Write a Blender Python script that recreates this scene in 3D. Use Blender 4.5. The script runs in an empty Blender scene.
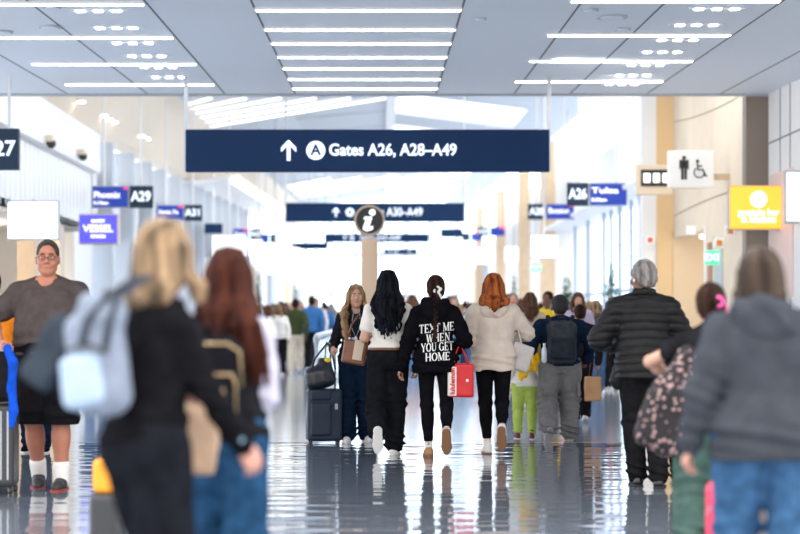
import bpy, math, random
import numpy as np
from mathutils import Vector, Matrix
from mathutils.bvhtree import BVHTree

# ------------------------------------------------------------------ camera, sky, exposure
SC = bpy.context.scene
COL = SC.collection
F = 1889.0; VX = 381.0; VY = 318.0; EYE = 1.29
cam_d = bpy.data.cameras.new('camera'); cam = bpy.data.objects.new('camera', cam_d); COL.objects.link(cam)
cam.location = (0, 0, EYE); cam.rotation_euler = (math.pi/2, 0, 0)
cam_d.sensor_width = 36; cam_d.lens = 36*F/800.0
cam_d.shift_x = (400-VX)/800.0; cam_d.shift_y = (VY-267)/800.0
cam_d.clip_end = 600
cam_d.dof.use_dof = True; cam_d.dof.focus_distance = 17.6; cam_d.dof.aperture_fstop = 1.5
SC.camera = cam
SC.view_settings.view_transform = 'Standard'; SC.view_settings.look = 'None'
SC.view_settings.gamma = 1.0; SC.view_settings.use_curve_mapping = False
SC.view_settings.exposure = 1.05
wd = bpy.data.worlds.new('world'); SC.world = wd; wd.use_nodes = True
_nt = wd.node_tree; _bg = _nt.nodes['Background']
_tc = _nt.nodes.new('ShaderNodeTexCoord'); _sp = _nt.nodes.new('ShaderNodeSeparateXYZ'); _cr = _nt.nodes.new('ShaderNodeValToRGB')
_nt.links.new(_tc.outputs['Generated'], _sp.inputs[0]); _nt.links.new(_sp.outputs['Z'], _cr.inputs[0])
_nt.links.new(_sp.outputs['Y'], _cr.inputs[0])
_cr.color_ramp.elements[0].color = (1.0, 0.97, 0.94, 1); _cr.color_ramp.elements[0].position = 0.0
_cr.color_ramp.elements[1].color = (0.68, 0.84, 1.0, 1); _cr.color_ramp.elements[1].position = 0.7
_nt.links.new(_cr.outputs[0], _bg.inputs['Color']); _mr = _nt.nodes.new('ShaderNodeMapRange'); _nt.links.new(_sp.outputs['Y'], _mr.inputs[0])   # brighter daylight ahead, dimmer concourse behind
_mr.inputs[1].default_value = -0.5; _mr.inputs[2].default_value = 0.15; _mr.inputs[3].default_value = 1.5; _mr.inputs[4].default_value = 2.3
_nt.links.new(_mr.outputs[0], _bg.inputs['Strength'])

def sun(name, rot, energy, color, angle):
    l = bpy.data.lights.new(name, 'SUN'); l.energy = energy; l.color = color; l.angle = math.radians(angle)
    o = bpy.data.objects.new(name, l); COL.objects.link(o); o.rotation_euler = [math.radians(a) for a in rot]; return o
sun('sun_light', (52, 0, 200), 1.2, (1.0, 0.95, 0.88), 12)

# ------------------------------------------------------------------ materials
_M = {}
def mat(name, col, rough=0.6, bump=0.0, bs=40, var=0.0, metal=0.0, emit=0.0, stretch=None, spec=0.5, col2=None, alpha=None, coat=0.0, vs=None, bd=0.004):
    if name in _M: return _M[name]
    m = bpy.data.materials.new(name); m.use_nodes = True; nt = m.node_tree; N = nt.nodes; L = nt.links
    b = N['Principled BSDF']; c = tuple(col)+(1,)
    b.inputs['Base Color'].default_value = c; b.inputs['Roughness'].default_value = rough
    b.inputs['Metallic'].default_value = metal; b.inputs['Specular IOR Level'].default_value = spec
    if coat: b.inputs['Coat Weight'].default_value = coat
    if emit:
        b.inputs['Emission Color'].default_value = c; b.inputs['Emission Strength'].default_value = emit
    if alpha is not None: b.inputs['Alpha'].default_value = alpha
    if bump or var or col2:
        tc = N.new('ShaderNodeTexCoord'); mp = N.new('ShaderNodeMapping'); L.new(tc.outputs['Object'], mp.inputs[0])
        if stretch: mp.inputs['Scale'].default_value = stretch
        if bump:
            n = N.new('ShaderNodeTexNoise'); n.inputs['Scale'].default_value = bs; n.inputs['Detail'].default_value = 3
            L.new(mp.outputs[0], n.inputs[0]); bp = N.new('ShaderNodeBump'); bp.inputs['Strength'].default_value = bump
            bp.inputs['Distance'].default_value = bd; L.new(n.outputs[0], bp.inputs['Height']); L.new(bp.outputs[0], b.inputs['Normal'])
        if var or col2:
            n2 = N.new('ShaderNodeTexNoise'); n2.inputs['Scale'].default_value = vs or bs*0.35; n2.inputs['Detail'].default_value = 4
            L.new(mp.outputs[0], n2.inputs[0]); r = N.new('ShaderNodeValToRGB'); L.new(n2.outputs[0], r.inputs[0])
            r.color_ramp.elements[0].position = 0.35; r.color_ramp.elements[1].position = 0.65
            c2 = tuple(col2) if col2 else tuple(min(1, x*(1+var)) for x in col)
            r.color_ramp.elements[0].color = tuple(x*(1-var) for x in col)+(1,) if var else c
            r.color_ramp.elements[1].color = c2+(1,); L.new(r.outputs[0], b.inputs['Base Color'])
    _M[name] = m; return m
def fab(name, col, var=0.12, rough=0.95, bump=0.35, bs=160): return mat('fabric_'+name, col, rough, bump, bs, var, spec=0.015, vs=14)
def skin(name, col): return mat('skin_'+name, col, 0.5, 0.1, 60, 0.06, spec=0.4, vs=20)
def hairm(name, col, col2): return mat('hair_'+name, col, 0.55, 0.7, 60, 0, col2=col2, stretch=(1.6, 1.6, 0.12), spec=0.04, vs=16, bd=0.012)
def patterned(name, base, dot, scale, thr):
    m = bpy.data.materials.new(name); m.use_nodes = True; nt = m.node_tree; N = nt.nodes; L = nt.links; b = N['Principled BSDF']
    b.inputs['Roughness'].default_value = 0.8
    tc = N.new('ShaderNodeTexCoord'); v = N.new('ShaderNodeTexVoronoi'); v.inputs['Scale'].default_value = scale
    L.new(tc.outputs['Object'], v.inputs[0]); r = N.new('ShaderNodeValToRGB'); L.new(v.outputs['Distance'], r.inputs[0])
    r.color_ramp.elements[0].color = tuple(dot)+(1,); r.color_ramp.elements[1].color = tuple(base)+(1,)
    r.color_ramp.elements[0].position = thr; r.color_ramp.elements[1].position = thr+0.06
    L.new(r.outputs[0], b.inputs['Base Color']); return m
EX = 0.48   # keeps lit signs at their photographed brightness under the exposure above
def glow(name, col, s): return mat('light_'+name, col, 0.5, emit=s*EX)

# ------------------------------------------------------------------ object helpers
def tag(o, label=None, cat=None, group=None, kind=None):
    if label: o['label'] = label
    if cat: o['category'] = cat
    if group: o['group'] = group
    if kind: o['kind'] = kind
    return o
def thing(name, label, cat, loc=(0, 0, 0), rotz=0, group=None):
    o = bpy.data.objects.new(name, None); COL.objects.link(o); o.empty_display_size = 0.1
    o.location = loc; o.rotation_euler = (0, 0, math.radians(rotz)); return tag(o, label, cat, group)
def meshobj(name, v, f, m, parent=None, smooth=False, loc=None):
    me = bpy.data.meshes.new(name)
    me.from_pydata([tuple(p) for p in v] if not isinstance(v, np.ndarray) else v.tolist(), [], f if not isinstance(f, np.ndarray) else f.tolist())
    if isinstance(m, (list, tuple)):
        for x in m: me.materials.append(x)
    else: me.materials.append(m)
    if smooth: me.polygons.foreach_set('use_smooth', [True]*len(me.polygons))
    me.update(); o = bpy.data.objects.new(name, me); COL.objects.link(o)
    if parent: o.parent = parent
    if loc is not None: o.location = loc
    return o
class MB:
    def __init__(s): s.v = []; s.f = []
    def box(s, c, d, R=None, bev=0.0):
        cx, cy, cz = c; hx, hy, hz = d[0]/2, d[1]/2, d[2]/2; b = min(bev, hx*.49, hy*.49, hz*.49); n = len(s.v)
        if b <= 0:
            P = [(x, y, z) for x in (-hx, hx) for y in (-hy, hy) for z in (-hz, hz)]
            Fc = [(0, 1, 3, 2), (4, 6, 7, 5), (0, 4, 5, 1), (2, 3, 7, 6), (0, 2, 6, 4), (1, 5, 7, 3)]
        else:
            import bmesh
            bm = bmesh.new(); bmesh.ops.create_cube(bm, size=1)
            for q in bm.verts: q.co = Vector((q.co.x*2*hx, q.co.y*2*hy, q.co.z*2*hz))
            bmesh.ops.bevel(bm, geom=list(bm.edges), offset=b, segments=2, affect='EDGES', profile=0.5)
            bm.verts.index_update(); P = [tuple(q.co) for q in bm.verts]; Fc = [tuple(q.index for q in p.verts) for p in bm.faces]; bm.free()
        for p in P:
            p = Vector(p)
            if R is not None: p = R @ p
            s.v.append((p.x+cx, p.y+cy, p.z+cz))
        s.f += [tuple(i+n for i in q) for q in Fc]; return s
    def quad(s, a, b, c, d):
        n = len(s.v); s.v += [tuple(a), tuple(b), tuple(c), tuple(d)]; s.f.append((n, n+1, n+2, n+3)); return s
    def prism(s, pts, ax, t):
        """closed outline pts (3D) extruded by vector ax*t"""
        n = len(s.v); k = len(pts); ax = Vector(ax)*t
        s.v += [tuple(p) for p in pts] + [tuple(Vector(p)+ax) for p in pts]
        s.f.append(tuple(range(n, n+k))); s.f.append(tuple(range(n+2*k-1, n+k-1, -1)))
        for i in range(k): j = (i+1) % k; s.f.append((n+i, n+k+i, n+k+j, n+j))
        return s
    def tube(s, pts, r, seg=8, cap=True):
        pts = [Vector(p) for p in pts]; n0 = len(s.v); K = len(pts)
        rr = r if isinstance(r, (list, tuple)) else [r]*K
        up = Vector((0.13, 0.27, 0.95))
        for i, p in enumerate(pts):
            t = (pts[min(i+1, K-1)]-pts[max(i-1, 0)]).normalized()
            a = t.cross(up)
            if a.length < 0.05: a = t.cross(Vector((1, 0, 0)))
            a.normalize(); b = t.cross(a)
            for j in range(seg):
                an = 2*math.pi*j/seg; q = p+(a*math.cos(an)+b*math.sin(an))*rr[i]; s.v.append(tuple(q))
        for i in range(K-1):
            for j in range(seg):
                j2 = (j+1) % seg; s.f.append((n0+i*seg+j, n0+i*seg+j2, n0+(i+1)*seg+j2, n0+(i+1)*seg+j))
        if cap:
            s.f.append(tuple(n0+j for j in reversed(range(seg)))); s.f.append(tuple(n0+(K-1)*seg+j for j in range(seg)))
        return s
    def cyl(s, a, b, r, seg=20): return s.tube([a, b], r, seg)
    def ell(s, c, r, seg=12):
        n0 = len(s.v); rings = seg//2
        for i in range(rings+1):
            t = math.pi*i/rings
            for j in range(seg):
                p = 2*math.pi*j/seg; s.v.append((c[0]+r[0]*math.sin(t)*math.cos(p), c[1]+r[1]*math.sin(t)*math.sin(p), c[2]+r[2]*math.cos(t)))
        for i in range(rings):
            for j in range(seg):
                j2 = (j+1) % seg; s.f.append((n0+i*seg+j, n0+(i+1)*seg+j, n0+(i+1)*seg+j2, n0+i*seg+j2))
        return s
    def build(s, name, m, parent=None, smooth=False, loc=None): return meshobj(name, s.v, s.f, m, parent, smooth, loc)
def struct(o): o['kind'] = 'structure'; return o
def text(s, size, m, parent, loc, name='lettering', align='LEFT', bold=0.0, ext=0.004, rot=(90, 0, 0), sx=1.0, shear=0.0, fit=None):
    cu = bpy.data.curves.new(name, 'FONT'); cu.body = s; cu.size = size; cu.align_x = align; cu.align_y = 'CENTER'
    cu.extrude = ext; cu.offset = bold; cu.materials.append(m); cu.resolution_u = 4; cu.shear = shear
    tmp = bpy.data.objects.new(name, cu); COL.objects.link(tmp); bpy.context.view_layer.update()
    me = bpy.data.meshes.new_from_object(tmp.evaluated_get(bpy.context.evaluated_depsgraph_get())); bpy.data.objects.remove(tmp)
    if fit and len(me.vertices):
        xs = [v.co.x for v in me.vertices]; sx = fit/max(max(xs)-min(xs), .001)
    o = bpy.data.objects.new(name, me); COL.objects.link(o); o.parent = parent; o.location = loc
    o.rotation_euler = [math.radians(a) for a in rot]; o.scale = (sx, 1, 1); return o
def PX(px, d): return (px-VX)*d/F
def PZ(py, d): return EYE+(VY-py)*d/F

# ------------------------------------------------------------------ implicit surfaces (smooth bodies, clothes, bags)
class Fld:
    def __init__(s, lo, hi, h):
        s.lo = np.array(lo, np.float32); s.h = h
        s.n = np.maximum(np.ceil((np.array(hi)-s.lo)/h).astype(int)+1, 4)
        s.ax = [s.lo[i]+h*np.arange(s.n[i], dtype=np.float32) for i in range(3)]
        s.g = np.full(tuple(s.n), 1.0, np.float32)
    def sub(s, lo, hi):
        i0 = np.clip(np.floor((np.array(lo)-s.lo)/s.h).astype(int), 0, s.n); i1 = np.clip(np.ceil((np.array(hi)-s.lo)/s.h).astype(int)+1, 0, s.n)
        if (i1 <= i0).any(): return None
        sl = tuple(slice(a, b) for a, b in zip(i0, i1))
        return sl, s.ax[0][sl[0]][:, None, None], s.ax[1][sl[1]][None, :, None], s.ax[2][sl[2]][None, None, :]
    def comb(s, sl, d, k, op):
        g = s.g[sl]
        if op == 'sub':
            d = -d; hh = np.maximum(k-np.abs(g-d), 0)/max(k, 1e-6); s.g[sl] = np.maximum(g, d)+hh*hh*k*0.25
        else:
            hh = np.maximum(k-np.abs(g-d), 0)/max(k, 1e-6); s.g[sl] = np.minimum(g, d)-hh*hh*k*0.25
    def cone(s, a, b, ra, rb, k=0.02, flat=None, op='add'):
        a = np.array(a, np.float32); b = np.array(b, np.float32); R = max(ra, rb)+k+3*s.h
        r = s.sub(np.minimum(a, b)-R, np.maximum(a, b)+R)
        if r is None: return s
        sl, x, y, z = r; ab = b-a; L = float(ab@ab)+1e-9
        px, py, pz = x-a[0], y-a[1], z-a[2]
        t = np.clip((px*ab[0]+py*ab[1]+pz*ab[2])/L, 0, 1)
        qx, qy, qz = px-t*ab[0], py-t*ab[1], pz-t*ab[2]
        d2 = qx*qx+qy*qy+qz*qz
        if flat is not None:
            n, q = flat; n = np.array(n, np.float32); n /= np.linalg.norm(n); dn = qx*n[0]+qy*n[1]+qz*n[2]
            d2 = d2+(q*q-1)*dn*dn
        s.comb(sl, np.sqrt(d2)-(ra+t*(rb-ra)), k, op); return s
    def chain(s, pts, rs, k=0.02, flat=None):
        for i in range(len(pts)-1): s.cone(pts[i], pts[i+1], rs[i], rs[i+1], k, flat)
        return s
    def ell(s, c, r, k=0.02, R=None, op='add'):
        c = np.array(c, np.float32); r = np.array(r, np.float32); m = float(r.max())+k+3*s.h
        q = s.sub(c-m, c+m)
        if q is None: return s
        sl, x, y, z = q; x, y, z = x-c[0], y-c[1], z-c[2]
        if R is not None:
            R = np.array(R, np.float32); x, y, z = (R[0, 0]*x+R[1, 0]*y+R[2, 0]*z, R[0, 1]*x+R[1, 1]*y+R[2, 1]*z, R[0, 2]*x+R[1, 2]*y+R[2, 2]*z)
        k0 = np.sqrt((x/r[0])**2+(y/r[1])**2+(z/r[2])**2)
        k1 = np.sqrt((x/r[0]**2)**2+(y/r[1]**2)**2+(z/r[2]**2)**2)+1e-6
        s.comb(sl, k0*(k0-1)/k1, k, op); return s
    def box(s, c, hd, rad, k=0.01, R=None, op='add'):
        c = np.array(c, np.float32); m = float(np.linalg.norm(hd))+k+3*s.h
        q = s.sub(c-m, c+m)
        if q is None: return s
        sl, x, y, z = q; x, y, z = x-c[0], y-c[1], z-c[2]
        if R is not None:
            R = np.array(R, np.float32); x, y, z = (R[0, 0]*x+R[1, 0]*y+R[2, 0]*z, R[0, 1]*x+R[1, 1]*y+R[2, 1]*z, R[0, 2]*x+R[1, 2]*y+R[2, 2]*z)
        ax, ay, az = np.abs(x)-hd[0]+rad, np.abs(y)-hd[1]+rad, np.abs(z)-hd[2]+rad
        d = np.sqrt(np.maximum(ax, 0)**2+np.maximum(ay, 0)**2+np.maximum(az, 0)**2)+np.minimum(np.maximum(np.maximum(ax, ay), az), 0)-rad
        s.comb(sl, d, k, op); return s
    def loft(s, lev, k=0.02, off=0.0, z0=None, z1=None, lean=(0, 0)):
        """stacked ellipses: lev rows (z, rx, ry, y0)"""
        lev = np.array(sorted(lev), np.float32); z0 = lev[0, 0] if z0 is None else z0; z1 = lev[-1, 0] if z1 is None else z1
        m = float(lev[:, 1:3].max())+off+k+3*s.h+0.1
        q = s.sub((-m, -m, z0-k-3*s.h), (m, m, z1+k+3*s.h))
        if q is None: return s
        sl, x, y, z = q; zz = z.ravel()
        rx = np.interp(zz, lev[:, 0], lev[:, 1])[None, None, :]+off; ry = np.interp(zz, lev[:, 0], lev[:, 2])[None, None, :]+off
        y0 = np.interp(zz, lev[:, 0], lev[:, 3])[None, None, :]
        xl = x-lean[0]*(z-1.0); yl = y-y0-lean[1]*(z-1.0)
        e = (np.abs(xl/rx)**2.3+np.abs(yl/ry)**2.3)**(1/2.3)
        d = (e-1)*np.minimum(rx, ry)
        d = np.maximum(d, np.maximum(z0-z, z-z1)); s.comb(sl, d.astype(np.float32), k, 'add'); return s
    def plane(s, n, d):
        n = np.array(n, np.float32); x, y, z = s.ax[0][:, None, None], s.ax[1][None, :, None], s.ax[2][None, None, :]
        s.g = np.maximum(s.g, n[0]*x+n[1]*y+n[2]*z-d).astype(np.float32); return s
    def disp(s, fn, band=0.06):
        idx = np.nonzero(np.abs(s.g) < band)
        if len(idx[0]) == 0: return s
        s.g[idx] -= fn(s.ax[0][idx[0]], s.ax[1][idx[1]], s.ax[2][idx[2]]).astype(np.float32); return s
    def mesh(s):
        g = s.g
        g[0] = g[-1] = 1; g[:, 0] = g[:, -1] = 1; g[:, :, 0] = g[:, :, -1] = 1
        ins = g < 0
        n = np.array(g.shape)-1
        cnt = np.zeros(tuple(n), np.int8)
        cs = [(i, j, k) for i in (0, 1) for j in (0, 1) for k in (0, 1)]
        for i, j, k in cs: cnt += ins[i:i+n[0], j:j+n[1], k:k+n[2]]
        act = np.nonzero((cnt > 0) & (cnt < 8)); A = np.stack(act, 1)
        vid = np.full(tuple(n), -1, np.int64); vid[act] = np.arange(len(A))
        acc = np.zeros((len(A), 3), np.float64); num = np.zeros(len(A))
        for a in cs:
            for axx in range(3):
                if a[axx]: continue
                b = list(a); b[axx] = 1
                ga = g[A[:, 0]+a[0], A[:, 1]+a[1], A[:, 2]+a[2]]; gb = g[A[:, 0]+b[0], A[:, 1]+b[1], A[:, 2]+b[2]]
                m = (ga < 0) != (gb < 0); t = np.where(m, ga/np.where(m, ga-gb, 1), 0)
                p = np.tile(np.array(a, float), (len(A), 1)); p[:, axx] += t
                acc[m] += p[m]; num[m] += 1
        V = (A+acc/num[:, None])*s.h+s.lo
        Q = []
        for axx in range(3):
            o = [i for i in range(3) if i != axx]
            sa = [slice(1, -1)]*3; sa[axx] = slice(0, -1); sb = list(sa); sb[axx] = slice(1, None)
            ia = ins[tuple(sa)]; ib = ins[tuple(sb)]; e = np.stack(np.nonzero(ia != ib), 1)
            if len(e) == 0: continue
            fl = ia[tuple(e.T)]
            base = e.copy(); base[:, o[0]] += 1; base[:, o[1]] += 1
            def cell(d0, d1):
                c = base.copy(); c[:, o[0]] -= d0; c[:, o[1]] -= d1; return vid[c[:, 0], c[:, 1], c[:, 2]]
            q = np.stack([cell(0, 0), cell(1, 0), cell(1, 1), cell(0, 1)], 1)
            if axx == 1: fl = ~fl
            q[~fl] = q[~fl][:, ::-1]; Q.append(q)
        Q = np.concatenate(Q) if Q else np.zeros((0, 4), int)
        Q = Q[(Q >= 0).all(1)]
        return V, Q
def build_fld(fl, name, m, parent, k=1.0, tf=None, smooth=1):
    V, Q = fl.mesh()
    if smooth and len(V):
        for _ in range(smooth):
            acc = np.zeros_like(V); num = np.zeros(len(V))
            for a, b in ((0, 1), (1, 2), (2, 3), (3, 0)):
                for p, r in ((Q[:, a], Q[:, b]), (Q[:, b], Q[:, a])):
                    num += np.bincount(p, minlength=len(V))
                    for c in range(3): acc[:, c] += np.bincount(p, V[r, c], len(V))
            V = V*0.5+0.5*acc/np.maximum(num, 1)[:, None]
    if tf is not None:
        T = np.array(tf); V = V@T[:3, :3].T+T[:3, 3]
    return meshobj(name, V*k, Q, m, parent, True)
def folds(amp, seed, f=26, zf=1.0, warp=2.0):
    r = random.Random(seed); ks = [(r.uniform(-1, 1)*f, r.uniform(-1, 1)*f, r.uniform(-1, 1)*f*zf, r.uniform(0, 6), r.uniform(.4, 1)) for _ in range(6)]
    def fn(x, y, z):
        w = np.sin(x*9+z*7+seed)*warp; t = 0
        for a, b, c, p, q in ks: t = t+q*np.sin(a*x+b*y+c*z+p+w)
        t = t/3.0; return amp*(t+0.6*np.abs(t))
    return fn
# ------------------------------------------------------------------ people
def V3(*a): return np.array(a, float)
def unit(v): return v/(np.linalg.norm(v)+1e-9)
def ik(a, t, l1, l2, hint):
    d = t-a; L = min(np.linalg.norm(d), l1+l2-.002); u = unit(d); a1 = (l1*l1-l2*l2+L*L)/(2*L); hh = math.sqrt(max(l1*l1-a1*a1, 0))
    v = unit(hint-u*(hint@u)); return a+u*a1+v*hh, a+u*L
FEM = [(.80, .10, .085, -.01), (.86, .165, .105, -.015), (.93, .175, .118, -.02), (1.0, .158, .112, -.01), (1.08, .130, .095, 0), (1.18, .135, .10, .005), (1.27, .152, .108, .008), (1.34, .142, .095, 0), (1.39, .10, .072, -.01), (1.44, .056, .055, -.012)]
MAL = [(.80, .10, .09, -.01), (.86, .16, .11, -.01), (.93, .165, .115, -.01), (1.0, .158, .112, -.005), (1.08, .152, .108, 0), (1.18, .16, .112, .005), (1.27, .176, .118, .005), (1.34, .165, .104, 0), (1.39, .12, .082, -.01), (1.45, .066, .06, -.012)]
BIG = [(.80, .11, .10, 0), (.86, .19, .13, 0), (.93, .20, .145, .01), (1.0, .205, .155, .02), (1.08, .205, .16, .025), (1.18, .20, .15, .02), (1.27, .20, .14, .01), (1.34, .178, .118, 0), (1.39, .135, .09, -.01), (1.45, .075, .07, -.012)]
class Person:
    def __init__(s, label, px, sc, H=1.7, face=0, q=.008, build='F', skin_m=None, legs=None, arms=None, head=(0, 0), fat=1.0, lean=(0, 0), group=None, cat='person', curl=(.45, .45), sh=None, ground=True, ehint=None, hips=None, loc=None, hand_n=None, rsc=1.0, turn=0):
        s.k = H/1.7; d = F/sc; s.d = d; s.q = q; s.fine = q < .013; s.sockh = .135; s.sockr = .040; s.legf = 1.0
        s.root = thing('person', label, cat, (PX(px, d), d, 0) if loc is None else loc, face, group)
        s.m = skin_m; s.lev = {'F': FEM, 'M': MAL, 'B': BIG}[build]; s.lev = [(a, b*fat, c*fat, e) for a, b, c, e in s.lev]; s.lean = lean
        s.fat = fat; w = {'F': .165, 'M': .19, 'B': .205}[build] if sh is None else sh; s.w = w
        lx = lambda z: (lean[0]*(z-1), lean[1]*(z-1))
        s.S = [V3(-w+lx(1.38)[0], -.01+lx(1.38)[1], 1.345), V3(w+lx(1.38)[0], -.01+lx(1.38)[1], 1.345)]
        s.Hp = [V3(-.088*fat, 0, .89), V3(.088*fat, 0, .89)]
        legs = legs or ((-.09, .03, .085, 0), (.09, -.02, .085, 0)); s.legs = [tuple(l)+(0,)*(5-len(l)) for l in legs]
        s.K = []; s.A = []
        for i in (0, 1):
            kk, aa = ik(s.Hp[i], V3(*s.legs[i][:3]), .42, .40, V3((-.06, .06)[i], 1, 0)); s.K.append(kk); s.A.append(aa)
        arms = arms or ((-w-.07, .02, .86), (w+.07, .02, .86)); s.E = []; s.Wr = []
        for i in (0, 1):
            hint = V3((-.5, .5)[i], -1, -.2) if not ehint or ehint[i] is None else V3(*ehint[i])
            ee, ww = ik(s.S[i], V3(*arms[i]), .27, .245, hint); s.E.append(ee); s.Wr.append(ww)
        s.Nk = V3(lx(1.44)[0], -.015+lx(1.44)[1], 1.42); s.Hd = V3(lx(1.57)[0], .012+lx(1.57)[1], 1.575)
        cy, sy = math.cos(math.radians(head[0])), math.sin(math.radians(head[0])); cp, sp = math.cos(math.radians(head[1])), math.sin(math.radians(head[1]))
        Rz = np.array([[cy, -sy, 0], [sy, cy, 0], [0, 0, 1]]); Rx = np.array([[1, 0, 0], [0, cp, -sp], [0, sp, cp]]); s.R = Rz@Rx
        s.curl = curl; s.build = build; s.hand_n = hand_n; s.rsc = rsc
        P = np.array(s.S+s.Hp+s.K+s.A+s.E+s.Wr+[s.Hd]); s.lo = P.min(0)-.26; s.hi = P.max(0)+.26; s.lo[2] = -.03; s.hi[2] = 1.76
    def hp(s, x, y, z): return s.Hd+s.R@V3(x, y, z)
    def fld(s, z0=None, z1=None, q=None): 
        lo = s.lo.copy(); hi = s.hi.copy()
        if z0 is not None: lo[2] = z0
        if z1 is not None: hi[2] = z1
        return Fld(lo, hi, q or s.q)
    def fin(s, f, name, m, parent=None, smooth=1, tf=None): return build_fld(f, name, m, parent or s.root, s.k, tf, smooth)
    def hand(s, f, i):
        w = s.Wr[i]; hd = unit(w-s.E[i]); sgn = (1, -1)[i]
        pd = V3(sgn, 0, 0) if not s.hand_n or s.hand_n[i] is None else V3(*s.hand_n[i])
        pd = unit(pd-hd*(pd@hd)); sd = np.cross(hd, pd)
        if sd[1] < 0 and abs(sd[1]) > .2: sd = -sd
        elif abs(sd[1]) <= .2 and sd[2] < 0: sd = -sd
        c = s.curl[i]
        kn = []
        for j, (o, L, r) in enumerate(((.030, .072, .0088), (.010, .080, .009), (-.011, .074, .0086), (-.030, .058, .0078))):
            k0 = w+hd*(.088-.006*abs(j-1))+sd*o; f.cone(w+sd*o*.55, k0, .015, .0125, .008)
            if not s.fine:
                continue
            p = k0; dr = hd.copy(); 
            for q_, fr in enumerate((.45, .32, .23)):
                an = c*(.9, 1.1, .8)[q_]; dr = unit(dr*math.cos(an)+unit(pd-dr*(pd@dr))*math.sin(an)); nx = p+dr*L*fr; f.cone(p, nx, r, r*.92, .003); p = nx
        if not s.fine:
            f.cone(w+hd*.09, w+hd*.15+pd*c*.05, .026, .018, .01, (pd, 1.8)); 
        t0 = w+hd*.02+sd*.024+pd*.006; t1 = w+hd*.055+sd*.046+pd*.018; t2 = t1+hd*.03+pd*(.012+.01*c)+sd*(.006-.02*c); t3 = t2+hd*.022+pd*.012*c-sd*.01*c
        f.cone(t0, t1, .014, .0115, .006); f.cone(t1, t2, .0105, .0095, .003); f.cone(t2, t3, .0095, .0085, .003)
    def body(s, face=True, feet=True):
        f = s.fld(); fat = s.fat; fa = .5+.5*fat
        f.loft([(a, b-.004, c-.004, e) for a, b, c, e in s.lev], .03, lean=s.lean)
        for i in (0, 1):
            f.cone(s.Hp[i], s.K[i], .077*fat*s.rsc, .050*fa*s.legf, .03); f.cone(s.K[i], s.A[i], .049*fa*s.legf, .034*s.legf, .02)
            cm = s.K[i]*.68+s.A[i]*.32+V3(0, -.014, 0); f.ell(cm, (.046*fa*s.legf, .050*fa*s.legf, .105), .03)
            if feet: T = s.foot(i); a = T@np.array([0, -.02, -.035, 1]); b = T@np.array([0, .13, -.055, 1]); f.cone(a[:3], b[:3], .03, .024, .02)
            S = s.S[i]; ar = 1.15 if s.build != 'F' else 1.0
            f.cone(S*V3(.94, 1, 1)+V3(0, 0, -.008), s.E[i], .043*fa*ar, .037*fa*ar, .03); f.cone(s.E[i], s.Wr[i], .037*fa*ar, .025*ar, .012, None)
            f.ell(s.E[i]*.7+s.Wr[i]*.3, (.036*fa*ar,)*3, .03)
            s.hand(f, i)
        for i in (0, 1): f.cone(s.Nk+V3(0, -.01, .015), s.S[i]*.9+s.Nk*.1, .030, .034, .03)
        f.cone(s.Nk-V3(0, 0, .05), s.Hd+s.R@V3(0, -.02, -.05), .056 if s.build != 'F' else .048, .050 if s.build != 'F' else .043, .03)
        h = s.hp; R = s.R; b = 1.14 if s.build == 'B' else 1.05 if s.build != 'F' else 1.0
        f.ell(h(0, -.012, .030), (.073, .092, .090), .01, R); f.ell(h(0, .028, -.035), (.058*b, .062, .080), .03, R); f.ell(h(0, .055, -.088), (.030*b, .028, .024), .03, R)
        f.cone(h(-.04, .03, -.07), h(0, .06, -.09), .022, .02, .02); f.cone(h(.04, .03, -.07), h(0, .06, -.09), .022, .02, .02)
        for e in (-1, 1): f.ell(h(.075*e, -.01, -.012), (.010, .020, .032), .006, R)
        if face:
            for e in (-1, 1):
                f.ell(h(.031*e, .098, .008), (.019, .014, .011), .012, R, 'sub'); f.ell(h(.040*e, .070, -.03), (.022, .02, .022), .02, R)
                f.cone(h(.012*e, .087, .026), h(.048*e, .074, .026), .009, .007, .012)
            f.cone(h(0, .088, .012), h(0, .109, -.024), .008, .0125, .012); f.ell(h(.012, .094, -.028), (.010, .010, .008), .006, R); f.ell(h(-.012, .094, -.028), (.010, .010, .008), .006, R)
            f.ell(h(0, .088, -.058), (.024, .011, .010), .01, R)
        s.b = s.fin(f, 'body', s.m); return s.b
    def facebits(s, brow_m, eye=(.07, .05, .04), lip=(.45, .14, .13)):
        for e in (-1, 1):
            o = MB().ell((0, 0, 0), (.0125, .010, .0065)).build('eye', mat('eye_white', (.75, .73, .7), .2), s.root, True, tuple(s.hp(.031*e, .086, .006)*s.k))
            MB().ell((0, 0.009, 0), (.0058, .003, .0058)).build('iris', mat('iris_dark', eye, .15), o, True)
            R = s.R; p = [s.hp(x*e, .097-.25*abs(x-.012), .028+.003*math.sin((x-.012)*80)) for x in (.012, .022, .034, .048)]
            MB().tube([q*s.k for q in p], [.0035, .0045, .004, .002], 6).build('eyebrow', brow_m, s.root, True)
        MB().ell((0, 0, 0), (.023, .008, .0075)).build('mouth', mat('lips_%02d' % int(lip[0]*100), lip, .4), s.root, True, tuple(s.hp(0, .093, -.058)*s.k))
    def foot(s, i):
        x, y, z, pit, yaw = s.legs[i]; a = math.radians(-pit); c, n = math.cos(a), math.sin(a)
        Rx = np.array([[1, 0, 0], [0, c, -n], [0, n, c]]); b = math.radians(yaw if yaw else (6, -6)[i]); c, n = math.cos(b), math.sin(b)
        Rz = np.array([[c, -n, 0], [n, c, 0], [0, 0, 1]]); T = np.eye(4); T[:3, :3] = Rz@Rx; T[:3, 3] = s.A[i]; return T
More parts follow.
